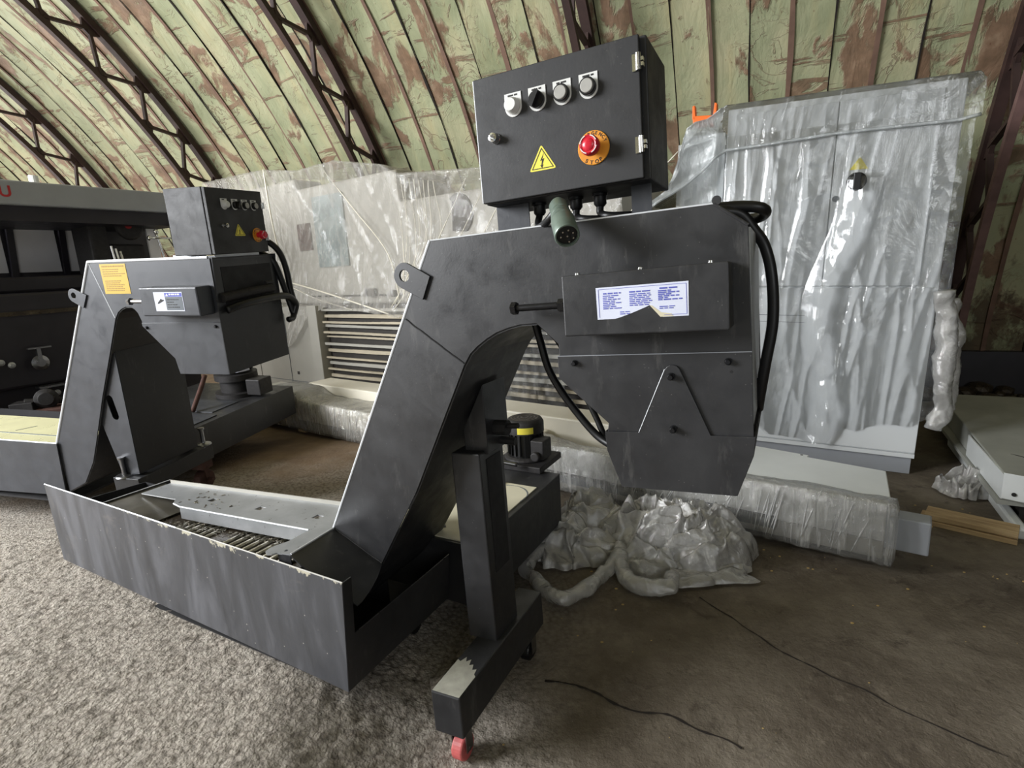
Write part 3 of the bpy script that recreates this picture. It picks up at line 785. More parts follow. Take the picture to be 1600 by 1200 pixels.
    bm = B(); holed(bm, tr, [sq(-1.13, .160), sq(-.86, .150), sq(-.585, .150), circ(-.487, -.066, .006, 10)], .554, .5585, 'uv')
    ty = link('hopper_tray', bm, M['galv'], R)
    bm = B(); prism(bm, [(-1.20, .076), (-.531, .062), (-.531, .066), (-1.20, .080)], .512, .556, 'uv'); link('tray_lip', bm, M['galv'], ty)
    bm = B(); tube(bm, [(-1.26, .092, .5575), (-1.20, .077, .5575), (-.535, .063, .5575)], .0030, 8, 1, False); tube(bm, [(-.466, .098, .5575), (-.456, -.078, .5575)], .0032, 8, 1, False); link('tray_edge_highlight', bm, M['edge'], ty)
    bm = B(); box(bm, -1.53, -.47, .250, .254, .552, .572); link('tray_rim', bm, M['mach_beige'], ty)
    for a, b in ((-1.13, .160), (-.86, .150), (-.585, .150)):
        bm = B(); prism(bm, [(a - .014, b - .010), (a + .014, b - .012), (a + .015, b + .010), (a - .013, b + .012)], .548, .553, 'uv'); link('tray_tab', bm, M['ramp'], ty)
    fp = [(-.468, .0995, .5565), (-.29, .0995, .4645), (-.266, .050, .4545), (-.247, -.003, .4465), (-.234, -.055, .4425), (-.232, -.075, .4425), (-.412, -.086, .5355), (-.453, -.082, .5560)]
    bm = B(); a = [bm.verts.new(p) for p in fp]; b = [bm.verts.new((x - .0018, y, z - .0036)) for x, y, z in fp]
    bm.faces.new(a); bm.faces.new(b[::-1])
    for i in range(len(fp)): bm.faces.new((a[i], b[i], b[(i + 1) % len(fp)], a[(i + 1) % len(fp)]))
    link('foot_plate', bm, P, R)
    bm = B(); box(bm, -.503, -.453, -.083, -.080, .44, .555); link('tray_skirt', bm, P, R)
    bm = B(); box(bm, -1.575, -1.571, -.02, .275, .40, .560); link('bed_end', bm, P, R)
    bm = B(); tube(bm, [(-1.573, -.02, .560), (-1.573, .275, .560)], .0022, 6, 1, False); link('highlight_line', bm, M['edge'], R)
    bm = B(); strip(bm, [(-1.571, .550), (-1.45, .530), (-1.30, .500)], -.02, .25, .004); link('bed_ramp', bm, M['ramp'], R)
    bm = B(); box(bm, -1.45, -.47, -.055, .20, .478, .496); bl = link('belt', bm, M['belt'], R)
    u = -1.16; k = 0
    while u < -.50:
        if not (-.955 < u < -.885):
            bm = B(); rnd = random.Random(k); cyl(bm, (u, -.05, .4985), (u + .004, .10, .4985), rnd.uniform(.0060, .0080), n=8)
            link('slat', bm, M['slat'], bl, smooth=True)
        u += .0375; k += 1
    bm = B(); rnd = random.Random(9)
    for i in range(360):
        if i < 190: uu, vv, ww = rnd.gauss(-1.14, .055), rnd.gauss(.03, .03), .500 + abs(rnd.gauss(0, .010))
        elif i < 330: uu, vv, ww = rnd.uniform(-1.05, -.56), .062 - abs(rnd.gauss(0, .018)), .504 + rnd.random() * .004
        else: uu, vv, ww = rnd.uniform(-1.25, -.98), rnd.uniform(.10, .22), .560
        if vv > .066 and ww < .55: continue
        s = rnd.uniform(.002, .0065); m = Matrix.Translation((uu, vv, ww)) @ Matrix.Rotation(rnd.uniform(0, 6), 4, 'Z') @ Matrix.Rotation(rnd.uniform(-.8, .8), 4, 'X')
        box(bm, -s, s, -s * .35, s * .35, -.0006, .0006, 0, m)
    o = link('metal_chips', bm, M['chips'], R); o['kind'] = 'stuff'
    # post, foot and castors
    bm = B(); box(bm, -.058, .035, .180, .322, .228, .800); ps = link('support_post', bm, P, R, bevel=0.004)
    bm = B(); prism(bm, [(-.03, .79), (.044, .79), (.044, .990), (-.03, .860)], .215, .350); link('post_bracket', bm, P, ps, bevel=.002)
    bm = B(); box(bm, .0345, .0365, .215, .300, .43, .775); link('post_channel', bm, M['dark'], ps)
    bm = B(); cyl(bm, (.044, .27, .855), (.085, .27, .855), .022, n=14); cyl(bm, (.085, .27, .86), (.118, .27, .862), .008, n=10)
    cyl(bm, (.02, .30, .81), (.09, .30, .806), .012, n=10); link('post_clamp', bm, M['dark'], ps)
    bm = B(); box(bm, -.034, .054, -.060, .470, .112, .231); ft = link('foot_beam', bm, P, R, bevel=0.004)
    bm = B(); prism(bm, [(-.031, -.057), (.051, -.057), (.0515, .025), (.044, .032), (.040, .052), (.030, .046), (.022, .066), (.012, .060), (.006, .083), (-.004, .070), (-.012, .088), (-.020, .066), (-.031, .072)], .2312, .2316, 'uv'); link('worn_patch', bm, M['ramp_pale'], ft)['label'] = 'dusty rubbed patch on the beam end'
    for v in (-.005, .425):
        bm = B(); cyl(bm, (-.008, v, .035), (.026, v, .035), .035, n=26); w_ = link('caster', bm, M['pinkred'] if v < .1 else M['rubber'], R, bevel=.005)
        bm = B(); box(bm, -.020, .038, v - .028, v + .028, .105, .112)
        for a in (-.014, .030): box(bm, a, a + .003, v - .016, v + .016, .03, .108)
        cyl(bm, (-.016, v, .035), (.034, v, .035), .006, n=10); link('caster_fork', bm, M['steel'], w_)
    return R
near_conveyor()

# ------------------------------------------------------------------ near coolant tank
def near_tank():
    T = yawm(Vector((-0.495, 1.297, 0.085)), radians(-29))
    R = root('coolant_tank', T, 'long low scuffed black coolant tank under the near conveyor, tall front side and pump', 'tank')
    bm = B(); prism(bm, [(0, .095), (.030, .435), (-1.58, .468), (-1.57, .143)], 0, .004); link('front_side', bm, M['tank_front'], R, bevel=.001)
    bm = B(); tube(bm, [(.030, .002, .4355), (-.70, .002, .4505)], .0022, 6, 1, False); link('front_edge', bm, M['mach_beige'], R)
    bm = B(); tube(bm, [(-.70, .002, .4505), (-1.58, .002, .4685)], .0026, 6, 1, False); link('front_edge', bm, M['edge'], R)['label'] = 'painted highlight along the top edge'  # pale tube in place of the highlight on this rim
    P = M['paint']
    m = B(); 
    A = [(0, .004, .095), (0, .48, .095), (.016, .48, .262), (.016, .034, .262), (.030, .034, .435), (.030, .004, .435)]
    a = [m.verts.new(p) for p in A]; b = [m.verts.new((x - .004, y, z)) for x, y, z in A]
    m.faces.new(a); m.faces.new(b[::-1])
    for i in range(6): m.faces.new((a[i], b[i], b[(i + 1) % 6], a[(i + 1) % 6]))
    link('end_wall', m, P, R)
    bm = B(); tube(bm, [(.016, .05, .263), (.016, .48, .263)], .0016, 6, 1, False); link('wall_edge', bm, M['steel'], R)
    bm = B(); prism(bm, [(.004, .143), (.36, .143), (.36, .34), (.05, .36), (.004, .46)], -1.575, -1.571, 'vw'); link('end_wall', bm, P, R)
    bm = B(); box(bm, -1.571, -.16, .356, .36, .10, .34); link('back_wall', bm, P, R)
    bm = B(); box(bm, -1.571, -.004, .004, .48, .095, .099); link('tank_bottom', bm, M['dark'], R)
    bm = B(); box(bm, -.42, .10, .52, 1.24, .05, .285); pb = link('pump_tank', bm, P, R, bevel=.003)
    bm = B(); box(bm, -.40, .075, .535, 1.05, .2855, .290); cp = link('cover_plate', bm, M['cream'], pb); cp['label'] = 'cream sheet cover plate'
    for x in (-.085, .04):
        bm = B(); bolt(bm, (x, .60, .290), (0, 0, 1), .006, .010); link('cover_bolt', bm, M['steel'], pb)
    bm = B()
    for i in range(40):
        t = radians(-20 + 200 * i / 39); q = (-.02 + .10 * cos(t), .93 + .10 * sin(t))
        if i: box(bm, min(q[0], q0[0]), max(q[0], q0[0]) + .001, min(q[1], q0[1]), max(q[1], q0[1]) + .001, .2902, .2906)
        q0 = q
    link('cover_mark', bm, M['seam'], pb)
    # pump motor
    c = T.inverted() @ Vector((0.050, 2.50, 0.37)); x, y = c.x, c.y
    bm = B(); box(bm, x - .12, x + .13, y - .12, y + .12, .285, .315); lathe(bm, (x, y, .315), (0, 0, 1), [(0, .105), (.012, .105), (.02, .092)], 28)
    pm = link('pump_motor', bm, M['cast'], R, bevel=.004)
    bm = B(); lathe(bm, (x, y, .335), (0, 0, 1), [(0, .078), (.11, .078)], 30)
    for k in range(22):
        a = 2 * pi * k / 22; m4 = Matrix.Translation((x, y, 0)) @ Matrix.Rotation(a, 4, 'Z'); box(bm, .076, .088, -.002, .002, .340, .445, 0, m4)
    link('motor_body', bm, M['rubber'], pm)
    bm = B(); lathe(bm, (x, y, .445), (0, 0, 1), [(0, .090), (.045, .090), (.062, .080), (.066, .070)], 30); link('fan_cover', bm, M['cast'], pm, smooth=True, angle=40)
    bm = B()
    for r in (.02, .036, .052, .066):
        P_ = circ(x, y, r, 26); Q_ = circ(x, y, r - .006, 26); holed(bm, P_, [Q_], .5112, .5122, 'uv')
    link('fan_grille', bm, M['belt'], pm)
    d = (Vector((0, 0, 0)) - (T.to_3x3().inverted() @ Vector((.02, 1, 0)))).normalized(); a0 = atan2(d.y, d.x)
    bm = B(); P_ = circ(x, y, .0912, 10, a0 - .42, a0 + .42); Q_ = circ(x, y, .0904, 10, a0 - .42, a0 + .42)[::-1]; prism(bm, P_ + Q_, .452, .482, 'uv'); link('motor_sticker', bm, M['yellow'], pm)['label'] = 'yellow sticker'
    bm = B(); box(bm, x + .07, x + .135, y - .09, y + .0, .34, .43); cyl(bm, (x + .10, y - .09, .36), (x + .10, y - .115, .36), .022, n=16); link('terminal_box', bm, M['cast'], pm, bevel=.006)
    bm = B(); tube(bm, [(x + .03, y - .15, .33), (x - .05, y - .20, .35), (x - .02, y - .27, .33), (x + .02, y - .31, .29)], .010, 10); link('pump_pipe', bm, M['steel'], pm, smooth=True)
    # castors
    for (d_, n_) in ((-1.40, .10), (-.12, .12), (-1.40, .32), (-.12, .42), (-.30, .62), (.02, 1.14), (-.30, 1.14)):
        wp = T @ Vector((d_, n_, 0)); gz = ground_z(wp.x, wp.y) - .085; h = (.10 if n_ < .5 else .052); rr = min(.032, (h - gz) * .42)
        bm = B(); cyl(bm, (d_ - .012, n_, gz + rr), (d_ + .012, n_, gz + rr), rr, n=20); w_ = link('caster', bm, M['rubber'] if d_ > -1 else M['white_plastic'], R)
        bm = B(); box(bm, d_ - .02, d_ + .02, n_ - .02, n_ + .02, gz + rr * 2, max(h, gz + rr * 2 + .004)); cyl(bm, (d_ - .018, n_, gz + rr), (d_ + .018, n_, gz + rr), .005, n=8)
        for s in (-.018, .015): box(bm, d_ + s, d_ + s + .003, n_ - .012, n_ + .012, gz + rr, gz + rr * 2 + .002)
        link('caster_fork', bm, M['steel'], w_)
near_tank()

# ------------------------------------------------------------------ far-left chip conveyor
LW = ((0.9658, -0.2584, -0.0311), (0.2595, 0.9642, 0.0493), (0.0169, -0.0552, 0.9988))
LO = Vector((-1.841, 2.50, 0.08))
def left_conveyor():
    F = frame([Vector(c) for c in LW], LO)
    R = root('chip_conveyor', F, 'slate-black chip conveyor at left with yellow sticker and box above its square end', 'chip conveyor')
    P = M['paint_blue']
    under = [(.263, 1.061), (.26, 1.085), (.249, 1.118), (.235, 1.135), (.22, 1.143), (.189, 1.143), (.165, 1.134), (.143, 1.120), (.12, 1.09), (.032, .912), (-.06, .730), (-.166, .500), (-.217, .395), (-.30, .28), (-.42, .221)]
    side = [(-.42, .478), (.041, 1.335), (.677, 1.338), (.664, 1.079)] + under
    for v0, v1 in ((0, .004), (.386, .390)):
        bm = B(); prism(bm, side, v0, v1); link('side_plate', bm, P, R, bevel=.0015)
    bm = B(); strip(bm, under, .004, .386); link('belly_plate', bm, M['paint'], R)
    bm = B(); strip(bm, [(-.42, .470), (.041, 1.328), (.670, 1.331)][::-1], .004, .386); link('top_cover', bm, P, R)
    for a, b, r in (((-.42, .478), (.041, 1.336), .006), ((.041, 1.336), (.655, 1.339), .006), ((.041, 1.335), (.12, 1.097), .0026)):
        bm = B(); tube(bm, [(a[0], .001, a[1]), (b[0], .001, b[1])], r, 8, 1, False); link('highlight_line', bm, M['edge'], R)['label'] = 'painted highlight along the top edge'  # pale tubes paint the gleam along the edges and the fold
    low = [(.262, 1.075), (.665, 1.079), (.664, .858), (.412, .854), (.401, .922), (.263, 1.061)]
    for v0, v1 in ((-.004, -.0005), (.3905, .394)):
        bm = B(); prism(bm, low, v0, v1); h = link('head_plate', bm, P, R, bevel=.001)
        if v0 < 0:
            for u, w in ((.285, 1.055), (.64, 1.062)):
                bm = B(); bolt(bm, (u, -.004, w), (0, -1, 0), .006, .008); link('head_bolt', bm, M['dark'], h)
    bm = B(); strip(bm, [(.401, .93), (.412, .854), (.664, .858)], 0, .390, .004); link('head_bottom', bm, M['dark'], R)
    bm = B(); box(bm, .664, .668, -.004, .394, .858, 1.337); ep = link('end_plate', bm, M['paint'], R, bevel=.0015)
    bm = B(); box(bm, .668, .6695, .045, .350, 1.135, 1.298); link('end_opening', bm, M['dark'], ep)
    bm = B(); cyl(bm, (.672, .02, 1.175), (.70, .30, 1.19), .020, n=16); cyl(bm, (.70, .26, 1.215), (.70, .31, 1.215), .008, n=10); link('drive_arm', bm, M['cast'], ep)
    lug(R, (-.075, 1.195), (-.035, 1.140), (-.003, 1.196), .030, .013, -.006, -.0005, P)
    # yellow sticker with rows of print
    bm = B(); box(bm, .100, .237, -.0010, -.0002, 1.200, 1.325); st = link('safety_sticker', bm, M['yellow_dark'], R); st['label'] = 'yellow printed sticker'
    bm = B(); rn = random.Random(1); textlines(bm, .110, .230, 1.318, 1, .01, .006, -.0010, rn, .1); textlines(bm, .110, .232, 1.304, 4, .009, .004, -.0010, rn, .35); textlines(bm, .112, .232, 1.256, 6, .008, .004, -.0010, rn, .4); link('sticker_print', bm, M['ink_brown'], st)
    # cover with sign
    bm = B(); box(bm, .366, .650, -.080, -.0005, 1.115, 1.2305); cv = link('tension_cover', bm, P, R, bevel=.006)
    bm = B(); box(bm, .439, .579, -.0810, -.0802, 1.1365, 1.2125); link('warning_label', bm, M['paper'], cv)
    bm = B(); box(bm, .493, .576, -.0815, -.0810, 1.194, 1.209); lab = link('label_header', bm, M['ink_blue'], cv)
    bm = B(); box(bm, .493, .576, -.0815, -.0810, 1.140, 1.193); link('label_panel', bm, M['seam'], cv)
    bm = B(); prism(bm, [(.452, 1.166), (.458, 1.166), (.484, 1.178), (.487, 1.182), (.481, 1.182), (.470, 1.186), (.466, 1.181), (.455, 1.172)], -.0816, -.0810)
    rn = random.Random(8); textlines(bm, .500, .565, 1.184, 4, .010, .0035, -.0815, rn, .5); link('label_print', bm, M['ink'], cv)
    bm = B(); prism(bm, [(.498, 1.197), (.511, 1.197), (.5045, 1.207)], -.0820, -.0815); textlines(bm, .515, .570, 1.206, 1, .01, .006, -.0816, rn, .1); link('label_print', bm, M['white_plastic'], cv)
    bm = B(); cyl(bm, (.272, -.045, 1.172), (.37, -.045, 1.172), .0085, n=14); cyl(bm, (.266, -.045, 1.172), (.278, -.045, 1.172), .016, n=6); link('tension_bolt', bm, M['steel'], R)
    # control box facing the end
    mb = Matrix(((0, -1, 0, .70), (1, 0, 0, -.004), (0, 0, 1, 1.348), (0, 0, 0, 1)))
    control_box(R, mb, .331, .257, .195, (.090, .150, .207, .263), .193, (.068, .112), (.152, .118, .126, .186, .072), (.261, .073, .030), (.196, .062), 'paint_box', False)
    bm = B(); box(bm, .44, .60, .05, .055, 1.336, 1.35); box(bm, .655, .660, .04, .30, 1.336, 1.35); link('box_strap', bm, M['edge'], R)
    bm = B(); tube(bm, [(.62, .33, 1.40), (.66, .36, 1.395), (.69, .40, 1.345), (.69, .435, 1.26), (.69, .445, 1.17), (.70, .445, 1.09), (.70, .42, 1.035), (.70, .385, 1.03)], .014, 12); link('power_cable', bm, M['rubber'], R, smooth=True)
    bm = B(); tube(bm, [(.60, .36, 1.35), (.66, .38, 1.31), (.68, .40, 1.22), (.69, .42, 1.12), (.70, .43, 1.05)], .014, 12); link('power_cable', bm, M['rubber'], R, smooth=True)
    bm = B(); tube(bm, [(.70, .43, 1.05), (.71, .44, 1.10), (.71, .38, 1.142), (.71, .25, 1.148), (.70, .10, 1.140), (.68, .03, 1.125)], .016, 12); link('power_cable', bm, M['rubber'], R, smooth=True)
    # slotted leg
    slot = [(-.030 + .020 * cos(t), .635 + .020 * sin(t)) for t in [radians(a) for a in range(180, 361, 20)]] + [(-.042 + .020 * cos(t), .715 + .020 * sin(t)) for t in [radians(a) for a in range(0, 181, 20)]]
    bm = B(); holed(bm, [(.05, .935), (-.133, .645), (-.067, .328), (.033, .345)], [slot], .016, .020); lg = link('leg', bm, P, R)
    bm = B(); prism(bm, [(.030, .345), (.034, .345), (.052, .94), (.048, .94)], .020, .370); box(bm, -.07, -.066, .020, .372, .26, .34); link('leg_side', bm, M['paint'], lg)  # side face in darker paint, standing in for its shade
    bm = B(); prism(bm, [(-.064, .34), (-.128, .645), (.046, .93), (.046, .93), (.028, .345)], .366, .370); link('leg_back', bm, M['paint'], lg)
    bm = B(); box(bm, -.090, .060, -.02, .44, .255, .335); fb = link('foot_beam', bm, M['paint'], R, bevel=.003)
    for v in (.005, .425):
        bm = B(); lathe(bm, (-.045 if v < .1 else .02, v, .335), (0, 0, 1), [(0, .040), (.006, .036), (.012, .012), (.02, .010), (.085, .010), (.086, .016), (.096, .016)], 18); link('levelling_bolt', bm, M['steel'], R, smooth=True, angle=40)
    bm = B(); cyl(bm, (-.005, .385, .150), (.045, .385, .150), .052, n=24); w_ = link('caster', bm, M['rust'], R, bevel=.006)
    bm = B(); box(bm, -.02, .06, .35, .42, .215, .255); cyl(bm, (.045, .385, .150), (.085, .385, .155), .010, n=10); box(bm, .045, .05, .37, .40, .14, .22); link('caster_fork', bm, M['rust'], w_)
    bm = B(); cyl(bm, (-.06, .02, .150), (-.02, .02, .150), .052, n=24); w_ = link('caster', bm, M['rust'], R, bevel=.006)
    bm = B(); box(bm, -.08, 0, -.015, .055, .20, .256); link('caster_fork', bm, M['rust'], w_)
    # bed surface
    bm = B(); box(bm, -2.05, -.425, .012, .40, .440, .446); bd = link('bed', bm, M['ceiling_reflection'], R); bd['label'] = 'bed sheet, ceiling reflection painted in pale cream'
    bm = B(); box(bm, -2.05, -.43, .155, .160, .446, .449)
    for u in (-.62, -.98): prism(bm, [(u, .19), (u + .004, .19), (u + .05, .27), (u + .045, .27)], .446, .4475, 'uv')
    link('bed_joint', bm, M['seam'], bd)
    # tank
    R2 = root('coolant_tank', F, 'slate-black coolant tank under the left conveyor, running out of the photo', 'tank')
    bm = B(); prism(bm, [(-2.1, .160), (-2.1, .476), (-.405, .482), (-.432, .205)], -.012, -.006); link('front_side', bm, P, R2, bevel=.001)
    bm = B(); tube(bm, [(-2.1, -.009, .478), (-.405, -.009, .484)], .003, 6, 1, False); link('front_edge', bm, M['edge'], R2)  # pale tube in place of the highlight on this edge
    bm = B(); box(bm, -2.1, -.43, -.006, .55, .16, .17); box(bm, -2.1, -.43, .545, .55, .17, .43); link('tank_bottom', bm, M['dark'], R2)
    bm = B(); box(bm, -1.25, -.37, .62, 1.75, .06, .285); pt = link('pump_tank', bm, M['paint'], R2, bevel=.003)
    bm = B(); box(bm, -.95, -.42, .75, 1.0, .285, .292); box(bm, -1.0, -.50, 1.05, 1.30, .285, .291); link('cover_plate', bm, P, pt)
    bm = B(); tube(bm, [(-.63, 1.02, .30), (-.66, 1.15, .42), (-.67, 1.22, .50)], .016, 10, 3); link('drain_lever', bm, M['rust'], pt, smooth=True)
    bm = B(); lathe(bm, (-.66, 1.50, .285), (0, 0, 1), [(0, .16), (.03, .16), (.035, .12), (.12, .12), (.125, .15), (.17, .15), (.175, .11), (.30, .11)], 26); pm = link('pump_motor', bm, M['cast'], R2, smooth=True, angle=35)
    bm = B()
    for k in range(20): box(bm, .108, .122, -.003, .003, .47, .585, 0, Matrix.Translation((-.66, 1.50, 0)) @ Matrix.Rotation(2 * pi * k / 20, 4, 'Z'))
    link('motor_fin', bm, M['rubber'], pm)
    bm = B()
    for k in range(3): box(bm, -.04 + .0, .04, -.128, -.118, .475, .525, 0, Matrix.Translation((-.66, 1.50, 0)) @ Matrix.Rotation(radians(-6 + 38 * k), 4, 'Z'))
    link('motor_sticker', bm, M['paper'], pm)
    bm = B(); box(bm, -.52, -.40, 1.42, 1.56, .30, .42); link('terminal_box', bm, M['cast'], pm, bevel=.008)
    for u, v in ((-.6, .1), (-1.9, .1), (-.6, .5), (-1.9, .5)):
        bm = B(); cyl(bm, (u - .015, v, .075), (u + .015, v, .075), .05, n=20); w_ = link('caster', bm, M['rust'], R2)
        bm = B(); box(bm, u - .022, u + .022, v - .025, v + .025, .122, .162); link('caster_fork', bm, M['rust'], w_)
    for u, v in ((-.5, .75), (-1.15, .75), (-.5, 1.65), (-1.15, 1.65)):
        bm = B(); gz = .02 ; cyl(bm, (u - .015, v, gz + .02), (u + .015, v, gz + .02), .025, n=16); link('caster', bm, M['rubber'], R2)
left_conveyor()

# ------------------------------------------------------------------ films and sheets
def grid_mesh(bm, nu, nv, fn):
    g = [[bm.verts.new(fn(i / nu, j / nv)) for i in range(nu + 1)] for j in range(nv + 1)]
    for j in range(nv):
        for i in range(nu): bm.faces.new((g[j][i], g[j][i + 1], g[j + 1][i + 1], g[j + 1][i]))
def lerp_tab(tab, x):
    if x <= tab[0][0]: return tab[0][1]
    for (a, b), (c, d) in zip(tab, tab[1:]):
        if x <= c:
            t = (x - a) / (c - a); return b + (d - b) * t
    return tab[-1][1]
def ridge(p, s=0.0):
    return 1 - abs(noise.noise(Vector(p) + Vector((s, s * 1.7, 0)))) * 2

# ------------------------------------------------------------------ white double cabinet and its sheet
CW = ((0.8812, -0.4711, -0.0305), (0.4709, 0.882, -0.0045), (0.0285, -0.011, 0.9998))
CF = frame([Vector(c) for c in CW], Vector((2.242, 2.933, 0.0)))
def cabinet():
    R = root('electrical_cabinet', CF, 'tall white double-door steel cabinet behind the near conveyor, under clear sheeting', 'cabinet')
    m = M['cab']
    bm = B(); box(bm, -1.09, .015, .012, .52, .10, 2.08); body = link('body', bm, m, R, bevel=.006)
    bm = B(); box(bm, -1.08, .005, .03, .50, .0, .10); link('plinth', bm, M['hood'], R)
    for u0, u1 in ((-1.045, -.532), (-.526, -.075)):
        bm = B(); box(bm, u0, u1, -.004, .012, 1.072, 2.045); d = link('door', bm, m, R, bevel=.003)
    bm = B()
    lathe(bm, (-.414, -.004, 1.629), (0, -1, 0), [(0, .048), (.012, .048), (.016, .040), (.020, .040)], 26)
    box(bm, -.43, -.398, -.060, -.02, 1.585, 1.668); sw = link('rotary_switch', bm, M['rubber'], d, bevel=.003)
    bm = B(); prism(bm, [(-.452, 1.690), (-.366, 1.690), (-.409, 1.755)], -.0055, -.0045); link('warning_sign', bm, M['yellow'], d)
    bm = B(); lathe(bm, (-.505, -.004, 1.545), (0, -1, 0), [(0, .016), (.006, .016), (.008, .01)], 18); link('lock', bm, M['seam'], d)
    bm = B(); box(bm, -1.088, .012, -.004, .013, .135, 1.062); link('lower_panel', bm, m, R, bevel=.003)
    bm = B(); box(bm, -1.09, .013, -.001, .013, .104, .128); link('sill', bm, m, R)
    bm = B(); box(bm, -1.06, -.60, -.0045, -.0038, .900, .903); box(bm, -1.06, -.60, -.0045, -.0038, .860, .862); link('panel_line', bm, M['seam'], R)
    R2 = root('side_unit', CF, 'narrow white unit at the left of the tall cabinet, hidden in pale sheeting', 'cabinet')
    bm = B(); box(bm, -1.36, -1.11, .10, .50, .0, 1.98); link('body', bm, m, R2, bevel=.006)
    bm = B(); box(bm, -1.34, -1.13, .095, .10, .15, 1.90); link('front_panel', bm, m, R2, bevel=.002)
    # sheeting
    S = root('plastic_sheet', CF, 'crinkled clear plastic sheeting draped over the tall white cabinet', 'plastic sheet')
    def fold(u, z, amp):
        q = (u * 5.0 + .35 * z + .25 * noise.noise(Vector((u * 2, z * 1.5, 3))), z * .55, 1.3)
        return amp * (.55 * max(0, ridge(q)) ** 3 + .45 * max(0, ridge((u * 11 - z * .9, z * .9, 5.1))) ** 4)
    bot = [(-1.40, .62), (-1.1, .45), (-.75, .16), (-.43, .15), (-.36, .24), (-.1, .30), (.06, .34)]
    def lower(a, b):
        u = -1.38 + 1.44 * a; zb = lerp_tab(bot, u) + .03 * noise.noise(Vector((u * 9, 0, 0))); z = 1.93 + (zb - 1.93) * b
        amp = .006 + .024 * b ** .7
        cr = -.415 + .10 * (z - 1.6) ; d = abs(u - (-.455 + .06 * sin(z * 5) - .05 * (1.3 - z)))
        big = .055 * max(0, 1 - d / .10) * (1 if z < 1.65 else 0) * (1 + .4 * noise.noise(Vector((u * 20, z * 12, 2))))
        v = -.014 - fold(u, z, amp) - big * min(1, b * 3)
        if u < -1.09: v += .09 * min(1, (-1.09 - u) / .05)
        return (u, v, z)
    bm = B(); grid_mesh(bm, 190, 150, lower); o = link('lower_sheet', bm, None, S, smooth=True, mats=[M['sheet'], M['milky']])
    for p in o.data.polygons: p.material_index = 1 if p.center.x < -1.09 else 0
    top = [(-1.52, 1.575), (-1.40, 1.66), (-1.355, 1.78), (-1.31, 1.985), (-1.26, 2.02), (-1.20, 2.035), (-1.10, 2.10), (.055, 2.095), (.075, 2.06)]
    hem = [(-1.53, 1.54), (-1.30, 1.68), (-1.09, 1.858), (-.90, 1.865), (-.53, 1.885), (.0, 1.885), (.075, 1.90)]
    def upper(a, b):
        u = -1.52 + 1.60 * a
        if b < .3:
            t = b / .3; zt = lerp_tab(top, u); return (u, .55 * (1 - t) - .02 * t, zt - .01 * abs(noise.noise(Vector((u * 5, t * 4, 0)))))
        t = (b - .3) / .7; z = lerp_tab(top, u) * (1 - t) + lerp_tab(hem, u) * t
        v = -.024 - fold(u * 1.1, z, .012) * t
        if u < -1.12: v -= .05 * min(1, (-1.12 - u) / .3) + .05 * max(0, ridge((u * 3 - z * 7, z * 3 + u * 3, 7))) ** 2
        return (u, v, z)
    bm = B(); grid_mesh(bm, 170, 60, upper); o = link('upper_sheet', bm, None, S, smooth=True, mats=[M['sheet'], M['milky']])
    for p in o.data.polygons: p.material_index = 1 if p.center.x < -1.10 + .05 * noise.noise(p.center * 6) else 0
    bm = B(); P_ = []
    for i in range(80):
        u = -1.50 + 1.575 * i / 79; P_.append((u, upper((u + 1.52) / 1.6, 1.0)[1] - .004, lerp_tab(hem, u) - .004))
    tube(bm, P_, .0085, 8, 1, False); link('sheet_hem', bm, M['milky'], S, smooth=True)
    for k, (pts, r) in enumerate(((((.03, -.03, 1.05), (.06, -.02, .85), (.075, -.03, .62), (.09, -.02, .42), (.07, -.03, .30)), .045), (((.07, .06, 1.0), (.11, .05, .80), (.12, .04, .58), (.13, .06, .40)), .040))):
        bm = B(); tube(bm, pts, r, 28, 14)
        for v in bm.verts:
            p = v.co; n_ = ridge(p * 13, k) * .5 + ridge(p * 31, k + 4) * .3
            v.co += Vector((noise.noise(p * 11), noise.noise(p * 11 + Vector((5, 0, 0))), 0)) * .02 + Vector((n_ * .012, -n_ * .014, 0))
        link('bunched_film', bm, M['crumple'], S, smooth=True)
    # orange clamp lying on top
    R3 = root('clamp', CF @ Matrix.Translation((-1.245, .16, 2.03)), 'bright orange two-pronged plastic clamp on top beside the tall cabinet', 'clamp')
    bm = B(); prism(bm, [(-.06, .0), (.055, .0), (.062, .06), (-.07, .07)], -.03, .03); link('base', bm, M['orange'], R3, bevel=.004)
    for s in (-1, 1):
        bm = B(); prism(bm, [(s * .050, .05), (s * .070, .05), (s * .072, .125), (s * .058, .13)], -.03, .03); link('prong', bm, M['orange'], R3, bevel=.003)
cabinet()

